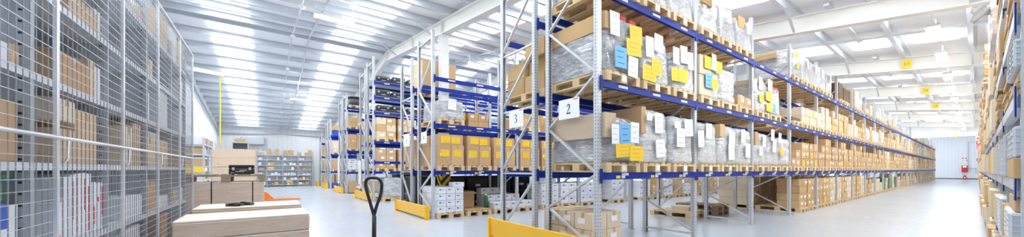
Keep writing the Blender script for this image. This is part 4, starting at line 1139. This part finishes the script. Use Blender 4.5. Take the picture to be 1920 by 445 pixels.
# ------------------------------------------------------------------ pallets in the open, left of centre
# front wrapped pallet box (two long boxes high)
pallet(-.78, 4.75, 0, 'pallet under the front film-wrapped long box', None, wx=1.2, wy=.78)
def long_box(x0, x1, y0, y1, z0, z1, label, wrapm='wrap_brown', topm='lid_board', straps=()):
    t = thing('wrapped_box', label, 'box', ((x0 + x1) / 2, (y0 + y1) / 2, z0))
    w, d, h = (x1 - x0) / 2, (y1 - y0) / 2, z1 - z0
    body = MB().box(-w, w, -d, d, 0, h - .02).build('wrapped_body', wrapm, t, bevel=.012)
    MB().box(-w + .004, w - .004, -d + .004, d - .004, h - .02, h).build('lid', topm, t, bevel=.006)
    for u in straps: MB().box(u - .007, u + .007, -d - .004, d + .004, .0, h + .003).box(u - .007, u + .007, -d - .004, -d, 0, h).build('strap', 'dark_grey', t)
    return t
long_box(-.78, .42, 4.75, 5.5, .146, .60, 'lower long brown box under the front film-wrapped box')
long_box(-.78, .42, 4.75, 5.5, .605, .80, 'front film-wrapped brown box with pale lid, nearest the mesh shelving')
pallet(-.79, 5.95, 0, 'pallet under the long box carrying the gloves', None, wx=1.2, wy=.78)
long_box(-.79, .42, 5.95, 6.7, .146, .815, 'long wrapped brown box with black gloves on its pale lid')
# gloves
def glove(x, y, z, rz, label):
    t = link('glove', None, None, (x, y, z), rz); t.scale = (.8, .8, .8); tag(t, label, 'glove', None)
    m = MB()
    m.tube([(-.11, 0, .022), (-.06, 0, .026), (0, 0, .03), (.05, 0, .026)], [.034, .034, .042, .040], 10)
    m.build('palm', 'black_plastic', t, smooth=True)
    for i, (yy, L) in enumerate(((-.032, .07), (-.011, .085), (.011, .08), (.032, .06))):
        MB().tube([(.04, yy, .025), (.04 + L * .5, yy * 1.2, .032), (.04 + L, yy * 1.3, .018)], [.014, .013, .009], 8).build('finger', 'black_plastic', t, smooth=True)
    MB().tube([(-.02, -.03, .025), (.02, -.062, .03), (.05, -.075, .02)], [.016, .014, .01], 8).build('thumb', 'black_plastic', t, smooth=True)
    MB().tube([(-.15, 0, .02), (-.11, 0, .024)], [.036, .034], 10).build('cuff', 'dark_grey', t, smooth=True)
gp = at(452, 387, Z=.815)
glove(gp[0] - .05, gp[1] + .02, .815, -.35, 'black work glove on the long box, the flatter of two')
glove(gp[0] + .03, gp[1] + .12, .816, 2.6, 'black work glove on the long box, lying crosswise behind the other')
# strapped wrapped box with pallet and case on top
pallet(-1.26, 8.5, 0, 'pallet under the strapped film-wrapped brown box', None, wx=1.2, wy=.8)
long_box(-1.25, -.05, 8.5, 9.3, .146, 1.09, 'film-wrapped brown box with two dark straps and a pallet on top', straps=(-.2, .42))
t = pallet(-1.25, 8.48, 1.094, 'brown wooden pallet lying on the strapped wrapped box', None, wx=1.22, wy=.82, mat='old_wood', vis=3)
def tool_case(x, y, z):
    t = thing('tool_case', 'black case with silver scuffs lying on pallet before plank crate', 'case', (x, y, z))
    MB().box(-.2, .2, -.15, .15, 0, .11).build('case_body', 'black_plastic', t, bevel=.012)
    MB().box(-.2, .2, -.15, .15, .112, .185).build('case_lid', 'black_metal', t, bevel=.012)
    for u in (-.13, .13): MB().box(u - .02, u + .02, -.16, -.15, .08, .135).build('latch', 'galvanised', t)
    MB().tube([(-.06, -.15, .09), (-.06, -.18, .09), (.06, -.18, .09), (.06, -.15, .09)], .007, 6).build('case_handle', 'black_plastic', t)
    MB().box(-.10, .04, -.1525, -.15, .045, .06).box(-.03, .08, -.1525, -.15, .065, .085).box(-.17, -.12, -.1525, -.15, .02, .03).build('scuff', 'plastic_grey', t)
tp_ = at(454, 331, Y=8.75)
tool_case(tp_[0], 8.75, 1.24)
# plank crate (stacked collars)
cr = thing('plank_crate', 'tall pale pine plank crate with metal corner hinges behind the strapped box', 'crate', (-.61, 10.55, 0))
MB().box(-.4, .4, -.3, .3, 0, .144).build('crate_base', 'pallet_wood', cr)
for i in range(8):
    z0 = .146 + i * .209
    m = MB().box(-.4, .4, -.4, -.378, z0, z0 + .19).box(-.4, .4, .378, .4, z0, z0 + .19).box(-.4, -.378, -.378, .378, z0, z0 + .206).box(.378, .4, -.378, .378, z0, z0 + .206)
    m.build('collar', 'plank_wood', cr, bevel=.002)
    for s in (-1, 1): MB().box(s * .405 - .012, s * .405 + .012, -.41, -.36, z0 + .02, z0 + .18).tube([(s * .41, -.405, z0 + .02), (s * .41, -.405, z0 + .18)], .012, 8).build('hinge', 'galvanised', cr)
# orange pallet truck behind
pt = thing('pallet_truck', 'orange pallet truck with low forks behind the strapped box', 'pallet truck', (-.1, 17.2, 0))
m = MB(); m.prism([(-.32, .06), (.40, .06), (.33, .14), (.08, .42), (-.3, .44)], -.12, .12); m.build('chassis', 'orange_paint', pt, bevel=.01)
for s in (-1, 1): MB().box(.1, 1.25, s * .19 - .08, s * .19 + .08, .06, .12).build('fork', 'orange_paint', pt, bevel=.01)
for s in (-1, 1): MB().tube([(-.22, s * .1 - .03, .09), (-.22, s * .1 + .03, .09)], .09, 14).build('wheel', 'black_plastic', pt, smooth=False)
MB().tube([(-.26, 0, .4), (-.36, 0, 1.1)], .02, 8).build('tiller', 'black_metal', pt)
# black hand pallet truck with loop handle in the foreground
hx, hy_ = .87, 3.57
pt = thing('pallet_truck', 'black pallet truck whose looped steering handle stands in the foreground', 'pallet truck', (hx, hy_, 0))
Rv = Vector((CO, -SI, 0))
def hp(u, z): return tuple(Rv * u + Vector((0, 0, z)))
loop = [(0.0, .875), (-.035, .99), (-.068, 1.10), (-.084, 1.17), (-.080, 1.215), (-.055, 1.240), (-.02, 1.247), (.025, 1.245), (.060, 1.232), (.082, 1.20), (.085, 1.15), (.07, 1.06), (.035, .97), (.006, .87)]
def smooth_pts(P, n=5):
    out = []
    for i in range(len(P) - 1):
        p0, p1, p2, p3 = P[max(i - 1, 0)], P[i], P[i + 1], P[min(i + 2, len(P) - 1)]
        for k in range(n):
            t = k / n
            out.append(tuple(.5 * ((2 * b) + (c - a) * t + (2 * a - 5 * b + 4 * c - d) * t * t + (-a + 3 * b - 3 * c + d) * t ** 3) for a, b, c, d in zip(p0, p1, p2, p3)))
    return out + [P[-1]]
MB().tube([hp(u * .95, z) for u, z in smooth_pts(loop)], .0158, 12).build('handle_loop', 'black_metal', pt, smooth=True)
MB().tube([hp(.003, .89), hp(.002, .6), hp(0, .22)], [.016, .02, .022], 12).build('handle_shaft', 'black_metal', pt, smooth=True)
MB().tube([hp(.022, .86), hp(.022, .4)], .005, 6).build('release_rod', 'black_metal', pt)
MB().tube([(0, 0, .2), (0, 0, .42)], [.06, .05], 14).box(-.09, .09, -.09, .09, .16, .24).build('pump', 'black_metal', pt)
for s in (-1, 1): MB().tube([(s * .06 - .025, 0, .09), (s * .06 + .025, 0, .09)], .09, 16).build('wheel', 'black_plastic', pt)
for s in (-1, 1): MB().box(s * .19 - .075, s * .19 + .075, .1, .95, .07, .12).build('fork', 'black_metal', pt, bevel=.008)
MB().box(-.27, .27, .05, .14, .07, .22).build('chassis', 'black_metal', pt, bevel=.01)

# ------------------------------------------------------------------ parcel shelves at the back and the left shelving
bs = thing('parcel_shelving', 'long grey steel shelving with parcels along the back wall', 'shelving', (0, 32.6, 0))
BX = [-3.0 + .0, -2.0, -.98, .0, 1.03, 2.06, 3.1]; BX = [-2.95, -2.0, -1.0, .0, 1.03, 2.06, 3.1]
BZ = [.12, .5, .88, 1.31, 1.68, 2.10, 2.48]
for x in BX:
    for y in (0, .5): MB().box(x - .02, x + .02, y - .02, y + .02, 0, 2.85).build('upright', 'shelf_steel', bs)
for i in range(6):
    for z in BZ: MB().box(BX[i] + .02, BX[i + 1] - .02, -.02, .52, z - .03, z).build('shelf', 'shelf_white', bs)
    MB().box(BX[i] + .02, BX[i + 1] - .02, .52, .525, .1, 2.8).build('back_panel', 'wall_white', bs)
random.seed(21)
for i in range(6):
    for li, z in enumerate(BZ):
        x = BX[i] + .06; n = 0
        dens = {6: .8, 5: .5, 4: .5, 3: .5, 2: .75, 1: .6, 0: .55}[li]
        while x < BX[i + 1] - .22:
            w = R_(.14, .28)
            if random.random() < dens:
                if x + w > BX[i + 1] - .05: break
                tan = li == 6 or random.random() < .4
                hh = R_(.2, .27) if li == 6 else R_(.12, .27)
                n += 1
                lb = '%s parcel on back-wall shelving, %s shelf from floor, %s bay, %s along' % ('brown' if tan else 'white', ORD[li], ORD[i], ORD[n - 1])
                tag(MB().box(-w / 2, w / 2, 0, .3, 0, hh).build('parcel', 'carton_tan' if tan else 'carton_white', None, (x + w / 2, 32.62, z + .001), bevel=.004), lb, 'parcel', 'parcels on the back shelving')
                if li == 6 and random.random() < .55 and i > 2:
                    tag(MB().box(-w * .42, w * .42, 0, .28, 0, hh * .8).build('parcel', 'carton_tan', None, (x + w / 2, 32.63, z + .002 + hh), bevel=.004), lb.replace('parcel on', 'parcel atop another on'), 'parcel', 'parcels on the back shelving')
            x += w + R_(.01, .05)
for i, (x, z, lb) in enumerate(((1.45, .3, 'yellow card on a low shelf of the back-wall shelving'), (.25, 1.42, 'yellow card on the back-wall shelving beside the plank crate'), (2.0, 1.62, 'yellow card on the middle of the back-wall shelving'))):
    tag(MB().box(-.18, .18, -.004, .004, 0, .15 if i != 2 else .07).build('shelf_card', 'paper_yellow', None, (x, 32.56, z)), lb, 'card')
# left shelving beyond the mesh
ls = thing('steel_shelving', 'grey steel shelving with a yellow card on its end, beyond the mesh', 'shelving', (-2.4, 15.2, 0))
LY = [0, 1.1, 2.2, 3.3]; LZ = [.1, .55, 1.0, 1.45, 1.85, 2.2]
for y in LY:
    for x in (0, .66): MB().box(x, x + .05, y - .02, y + .02, 0, 2.42).build('upright', 'shelf_steel', ls)
    m = MB()
    for z in (.3, 1.2, 2.1): m.box(.05, .66, y - .01, y + .01, z, z + .04)
    m.build('side_tie', 'shelf_steel', ls)
for i in range(3):
    for z in LZ: MB().box(.0, .71, LY[i] + .02, LY[i + 1] - .02, z - .04, z).build('shelf', 'shelf_white', ls)
MB().box(.2, .7, -.03, -.025, 1.24, 1.42).build('yellow_card', 'paper_yellow', ls)
for i in range(3):
    for li, z in enumerate(LZ[1:]):
        for j in range(2):
            tag(MB().box(-.22, .22, -.2, .2, 0, .26 - .05 * ((li + j) % 2)).build('parcel', ('carton_tan', 'carton_white', 'carton_brown')[(i + j + li) % 3], None, (-1.98, 15.2 + LY[i] + .3 + .5 * j, z + .001), bevel=.005),
                'parcel on the shelving with yellow card, %s shelf, %s bay, %s one' % (ORD[li + 1], ORD[i], ('near', 'far')[j]), 'parcel', 'parcels on the left shelving')
# a cabinet of shelves behind the crate
x0 = -1.45
cs = thing('shelf_cabinet', 'grey open shelf cabinet with brown box on top behind the plank crate', 'cabinet', (x0, 22.5, 0))
for x in (0, .62): MB().box(x, x + .03, 0, .9, 0, 2.75).build('side_panel', 'shelf_steel', cs)
for z in (.1, .6, 1.1, 1.6, 2.05, 2.4, 2.75): MB().box(.03, .62, 0, .9, z - .03, z).build('shelf', 'shelf_white', cs)
MB().box(.03, .62, .88, .9, 0, 2.75).build('back_panel', 'shelf_steel', cs)
carton(x0 + .08, 22.55, 2.752, .45, .5, .2, 'brown carton on top of the shelf cabinet behind plank crate', None, 'carton_brown', 1)
carton(x0 + .08, 22.55, 2.052, .45, .5, .22, 'brown carton inside the shelf cabinet behind plank crate', None, 'carton_brown', 1)
# jib with yellow chain, pipes on the gable wall, wall heater
ya = 12.0
jb = thing('wall_jib', 'white jib arm reaching out from the gable wall near the roof', 'crane', (XW, ya, 4.05))
MB().box(0, .06, -.1, .1, -.4, .3).build('bracket', 'white_paint', jb)
MB().bar((.05, 0, .05), (2.05, 0, -.15), .07, .1).build('arm', 'white_paint', jb)
MB().bar((.05, 0, -.35), (.9, 0, -.05), .04, .04).build('stay', 'white_paint', jb)
yc = at(413, 152, Y=ya)
t = thing('hoist_strap', 'yellow strap hanging from the jib arm above the plank crate', 'strap', (yc[0], ya, at(413, 268, Y=ya)[2]))
MB().box(-.013, .013, -.006, .006, 0, 1.85).build('webbing', 'strap_yellow', t)
MB().tube([(0, 0, 0), (0, 0, -.05), (.03, 0, -.09), (0, 0, -.12), (-.03, 0, -.09)], .009, 6).build('hook', 'yellow_paint', t, smooth=True)
for i, dz in enumerate((.55, .85)):
    pts = [(XW + .06, 9.0, zroof(9.0) - dz), (XW + .06, YRIDGE, zroof(YRIDGE) - dz), (XW + .06, YB - .1, zroof(YB) - dz)]
    tag(MB().tube(pts, .05 - .02 * i, 10).build('wall_pipe', 'galvanised', None, smooth=True), '%s grey pipe following the roof line on the gable wall' % ('thick upper', 'thin lower')[i], 'pipe')
tag(MB().tube([(XW + .06, 20.0, 0.05), (XW + .06, 20.0, 5.4)], .03, 8).build('wall_pipe', 'galvanised', None, smooth=True), 'upright grey pipe on the gable wall beyond the shelving', 'pipe')
ht = thing('air_heater', 'grey box heater fixed high on the back wall above shelving', 'heater', (-.9, 33.14, 3.3))
MB().box(-.75, .75, 0, .4, 0, .6).build('casing', 'plastic_grey', ht, bevel=.02)
m = MB()
for i in range(6): m.box(-.68, .68, -.02, 0, .06 + i * .09, .1 + i * .09)
m.build('grille', 'shelf_white', ht)
bp = [(-2.9, 33.5, 4.05), (1.2, 33.5, 4.3), (6.0, 33.5, 4.1)]
tag(MB().tube(bp, .05, 10).build('wall_pipe', 'galvanised', None, smooth=True), 'long grey pipe bowed along the top of the back wall', 'pipe')

# ------------------------------------------------------------------ the aisle's far wall
fx = XE - .02
def fw(px, py): return at(px, py, X=fx)
a, b = fw(1803, 311), fw(1815, 323)
hc = thing('hose_cabinet', 'red fire hose cabinet on the far white wall', 'cabinet', (XE - .16, (a[1] + b[1]) / 2, b[2]), -PI / 2)
w, h = abs(a[1] - b[1]), a[2] - b[2]
MB().box(-w / 2, w / 2, -.12, .15, 0, h).build('cabinet_body', 'red_paint', hc, bevel=.01)
MB().box(-w * .3, w * .3, -.125, -.12, h * .7, h * .95).build('white_print', 'paper_white', hc)
e = fw(1809, 329)
ex = thing('fire_extinguisher', 'red extinguisher standing on the floor under the hose cabinet', 'extinguisher', (XE - .3, e[1], .0))
MB().tube([(0, 0, .02), (0, 0, .4), (0, 0, .5), (0, 0, .56)], [.14, .14, .09, .04], 14).build('cylinder', 'red_paint', ex, smooth=True)
MB().box(-.06, .06, -.02, .02, .56, .62).build('valve', 'black_plastic', ex); MB().box(-.145, -.14, -.08, .08, .15, .3).build('white_label', 'paper_white', ex)
pp = [fw(1833, 267), fw(1815, 267), fw(1815, 316), fw(1830, 316), fw(1830, 326)]
tag(MB().tube([(XE - .05, p[1], p[2]) for p in pp], .05, 8).build('wall_pipe', 'galvanised'), 'grey bent pipe on the far wall beside the hose cabinet', 'pipe')
for i, (px, py, w_, h_, mt) in enumerate(((1805, 297, .16, .12, 'red_print'), (1811, 297, .16, .12, 'red_print'), (1814, 301, .16, .2, 'red_print'), (1833, 300, .18, .4, 'red_print'))):
    p = fw(px, py)
    t = thing('safety_sign', 'small red and white sign on far wall, %s above the hose cabinet' % ('first', 'second', 'lower', 'isolated one right of those')[i], 'sign', (XE - .03, p[1], p[2]), -PI / 2, None)
    if i == 3: t['label'] = 'red and white sign on far wall close to the side rack'
    MB().box(-w_ * .65, w_ * .65, -.01, .01, -h_ * .65, h_ * .65).build('plate', 'paper_white', t)
    MB().box(-w_ * .5, w_ * .5, -.013, -.01, -h_ * .5, h_ * .5).build('red_print', mt, t)
xs = XM - .2
p = at(1805, 250, X=xs)
t = thing('exit_sign', 'green and white exit sign high over the aisle end', 'sign', (xs, p[1], p[2]), -PI / 2)
MB().box(-.21, .21, -.03, .03, -.085, .085).build('sign_body', 'paper_white', t)
m = MB().box(-.10, .10, -.034, -.03, -.05, .05); m.build('green_panel', 'exit_green', t)
m = MB(); m.bar((-.02, -.037, 0), (.06, -.037, 0), .004, .03, up=(0, 0, 1)); m.prism([(-.07, 0), (-.02, .035), (-.02, -.035)], -.038, -.034); m.build('arrow', 'paper_white', t)
p = at(1791, 258, X=xs)
t = tag(MB().box(-.006, .006, -.1, .1, -.055, .055)
         .build('yellow_plate', 'paper_yellow', None, (xs, p[1], p[2] + 0.05)), 'small yellow plate hanging over the aisle end beside the exit sign', 'sign')
# red pictogram board hung from the side rack
a, b = at(1829, 255, X=21.5), at(1842.5, 281, X=21.5)
w, h = abs(a[1] - b[1]), a[2] - b[2]
t = thing('fire_safety_sign', 'white hanging board with three red fire pictograms at the side rack', 'sign', (21.5, (a[1] + b[1]) / 2, (a[2] + b[2]) / 2), -PI / 2)
MB().box(-w / 2, w / 2, -.008, .008, -h / 2, h / 2).build('plate', 'paper_white', t)
for i in range(3):
    z = h * (.31 - .31 * i); s = w * .39
    if i == 0:
        m = MB(); n = 12; R0, R1 = s * .85, s * .45
        for j in range(n):
            t0, t1 = 2 * PI * j / n, 2 * PI * (j + 1) / n
            q = [(R0 * math.cos(t0), z + R0 * .8 * math.sin(t0)), (R0 * math.cos(t1), z + R0 * .8 * math.sin(t1)), (R1 * math.cos(t1), z + R1 * .8 * math.sin(t1)), (R1 * math.cos(t0), z + R1 * .8 * math.sin(t0))]
            m.prism(q, -.012, -.008)
        m.box(-s * .2, s * .2, -.012, -.008, z - s * .15, z + s * .15)
        m.build('pictogram', 'red_print', t)
    else:
        MB().box(-s, s, -.012, -.008, z - h * .135, z + h * .135).build('pictogram', 'red_print', t)
        if i == 1: m = MB().box(-s * .6, s * .25, -.015, -.012, z - h * .06, z + h * .09).box(s * .25, s * .8, -.015, -.012, z - h * .02, z + h * .03)
        else: m = MB().prism([(-s * .2, z - h * .12), (s * .5, z - h * .12), (s * .45, z + h * .06), (s * .1, z + h * .11), (-s * .15, z + h * .06)], -.015, -.012); m.box(-s * .8, -s * .5, -.015, -.012, z - h * .1, z + h * .08)
        m.build('white_symbol', 'paper_white', t)

# ------------------------------------------------------------------ rack along the side wall
YS = -.20
SL = [.24, .75, 1.27, 1.80, 2.33, 2.86]
SB = 1.6
NS = 26
rack('close grey and blue rack along the side wall at the picture edge', 3.83, YS - .9, YS, NS, SL, 4.2, SB, 'z', .075, .2, 3, 0, blimit=96, plain=True)
random.seed(5)
RKS = 'side-wall rack'
def moulded(x, y, z, dx, dy, dz, label):
    """ribbed grey pulp packaging"""
    t = link('moulded_packaging', None, None, (x, y, z)); tag(t, label, 'packaging', 'grey moulded packs on the side rack')
    MB().box(0, dx, 0, dy, 0, dz).build('pack_body', 'moulded_grey', t, bevel=.01)
    m = MB(); n = max(3, int(dz / .034))
    for i in range(n):
        zz = (i + .5) * dz / n
        for a in range(2):
            m.box(dx * (.1 + .45 * a), dx * (.42 + .45 * a), dy, dy + .005, zz - .004, zz + .005)
        m.box(-.005, 0, dy * .9 - .02, dy - .005, zz - .004, zz + .005)
    m.build('ribs', 'moulded_grey', t, bevel=.002)
def flat_stack(x, y, z, dx, dy, dz, label, mats=('carton_tan', 'dark_board', 'carton_brown')):
    n = max(3, int(dz / .035)); m = MB()
    for i in range(n):
        a, b = R_(0, .03), R_(0, .025)
        m.box(a, dx - R_(0, .03), 0, dy - b, i * dz / n, (i + .86) * dz / n, random.randrange(len(mats)))
    t = m.build('board_stack', list(mats), None, (x, y, z)); tag(t, label, 'boards', 'board stacks on the side rack')
fr = YS + .08                                                     # how far goods stand out beyond the posts
for k in range(NS):
    for li, z in enumerate(SL):
        xa = 3.83 + SB * k
        if k > 12 and li not in (1, 2, 3, 4, 5): continue
        n = 2 if k < 14 else 1
        for s in range(n):
            x = xa + .08 + s * .76; dx = .70 if n == 2 else 1.4
            w = '%s half of %s bay, %s shelf, %s' % (('near', 'far')[s], ORD[k], ORD[li], RKS) if n == 2 else '%s bay, %s shelf, %s' % (ORD[k], ORD[li], RKS)
            yfr = fr + R_(-.02, .03) + (R_(0, .03) if k > 3 else 0)
            if k < 2: yfr = -.13 + R_(-.012, .006)
            r = random.random()
            zz = z + .003; tall = 1.7 if li == 5 else 1
            if k == 2 and li == 5: continue
            if k == 0 and s == 0 and li in (1, 2, 3):
                x -= .1
                if li == 3:
                    flat_stack(x + .02, -.62, zz, .66, yfr + .62, .17, 'brown board stack under grey moulded pack, near end, ' + RKS)
                    moulded(x, -.62, zz + .171, .7, yfr + .62, .18, 'grey moulded pack on brown boards, near end, fourth shelf, ' + RKS)
                elif li == 2:
                    carton(x, -.62, zz, .7, yfr + .62, .13, 'brown carton under grey moulded pack, near end, ' + RKS, None, 'carton_tan', 1.4, face='-x', lab=False)
                    moulded(x + .01, -.62, zz + .132, .68, yfr + .62, .2, 'grey moulded pack on brown carton, near end, third shelf, ' + RKS)
                else:
                    carton(x, -.62, zz, .7, yfr + .62, .13, 'grey-brown carton under grey pack, near end, second shelf, ' + RKS, None, 'carton_pale', 1.2, face='-x', lab=False)
                    moulded(x + .01, -.62, zz + .132, .68, yfr + .62, .17, 'grey moulded pack on pale carton, near end, second shelf, ' + RKS)
                    carton(x + .05, -.62, zz + .304, .6, yfr + .6, .1, 'brown carton on grey moulded pack, near end, second shelf, ' + RKS, None, 'carton_brown', 1.4, face='-x', lab=False)
                continue
            if li in (1, 2) and r < .3 and k < 5:
                moulded(x, -.7, zz, dx, yfr + .7, R_(.26, .38), 'grey moulded pack, ' + w)
            elif li >= 3 and r < .55:
                flat_stack(x, -.7, zz, dx, yfr + .7, R_(.24, .42) * tall, 'brown board stack, ' + w, ('carton_tan', 'dark_board', 'carton_brown', 'carton_tan') if k < 3 else ('carton_tan', 'carton_pale', 'carton_brown'))
            elif r < .9:
                nt_ = [(R_(-.2, .2), .5, .12, .2, 'paper_yellow', .05)] if random.random() < .25 else None
                carton(x, -.7, zz, dx, yfr + .7, R_(.28, .42) * tall, 'carton, ' + w, 'cartons on the side rack', random.choice(('carton_tan', 'carton_pale', 'carton_pale')), .35, nt_, False, face='+y')
t = wrapped(7.15, -.75, 2.863, 1.1, .75 - .1, .75, 'pinkish film-wrapped load near the roof on the side rack', 'wrap_pink', amp=.012, cuts=14)
t['label'] = 'pinkish wrapped load with loose white film, high on the side rack'
m = MB(); N = 16
a0, b0 = at(1872, 12, X=7.6), at(1822, 30, X=6.9)
for i in range(N + 1):
    f = i / N; u = Vector(a0).lerp(Vector(b0), f)
    for e in range(6):
        g = (e - 2.5) / 5
        m.v.append((u.x - 7.7 + .03 * math.sin(f * 7 + e), u.y + .425 + .015 * math.sin(e * 2 + f * 12), u.z - 2.863 + g * (.10 + .07 * f) + .012 * math.sin(f * 15 + e * 2.3)))
for i in range(N):
    for e in range(5): q = i * 6 + e; m.f.append((q, q + 1, q + 7, q + 6)); m.m.append(0)
fo = m.build('loose_film', 'film', t, smooth=True); sm_ = fo.modifiers.new('Solidify', 'SOLIDIFY'); sm_.thickness = .004

print('cartons', finish_cartons('carton', 300), 'white', finish_cartons('white_box', 300), 'pallets', len(PAL))
finish_pallets(300)

# ------------------------------------------------------------------ light, camera, view
w = bpy.data.worlds.new('World'); SC.world = w; w.use_nodes = True
w.node_tree.nodes['Background'].inputs[0].default_value = (.85, .93, 1, 1); w.node_tree.nodes['Background'].inputs[1].default_value = .6
cam = bpy.data.cameras.new('Camera'); co = bpy.data.objects.new('Camera', cam); COL.objects.link(co)
co.location = (0, 0, H); co.rotation_euler = (PI / 2, 0, -YAW)
cam.sensor_fit = 'HORIZONTAL'; cam.sensor_width = 36; cam.lens = F / 1920 * 36
cam.shift_y = (HY - 222.5) / 1920; cam.clip_start = .02; cam.clip_end = 300
SC.camera = co
vs = SC.view_settings; vs.view_transform = 'Standard'; vs.look = 'None'; vs.gamma = 1; vs.exposure = 1.38
try: vs.use_curve_mapping = False
except Exception: pass
cy = SC.cycles
cy.use_denoising = True
cy.max_bounces = 7; cy.diffuse_bounces = 5; cy.glossy_bounces = 3; cy.transparent_max_bounces = 6
cy.sample_clamp_indirect = 6
try: cy.use_light_tree = True
except Exception: pass
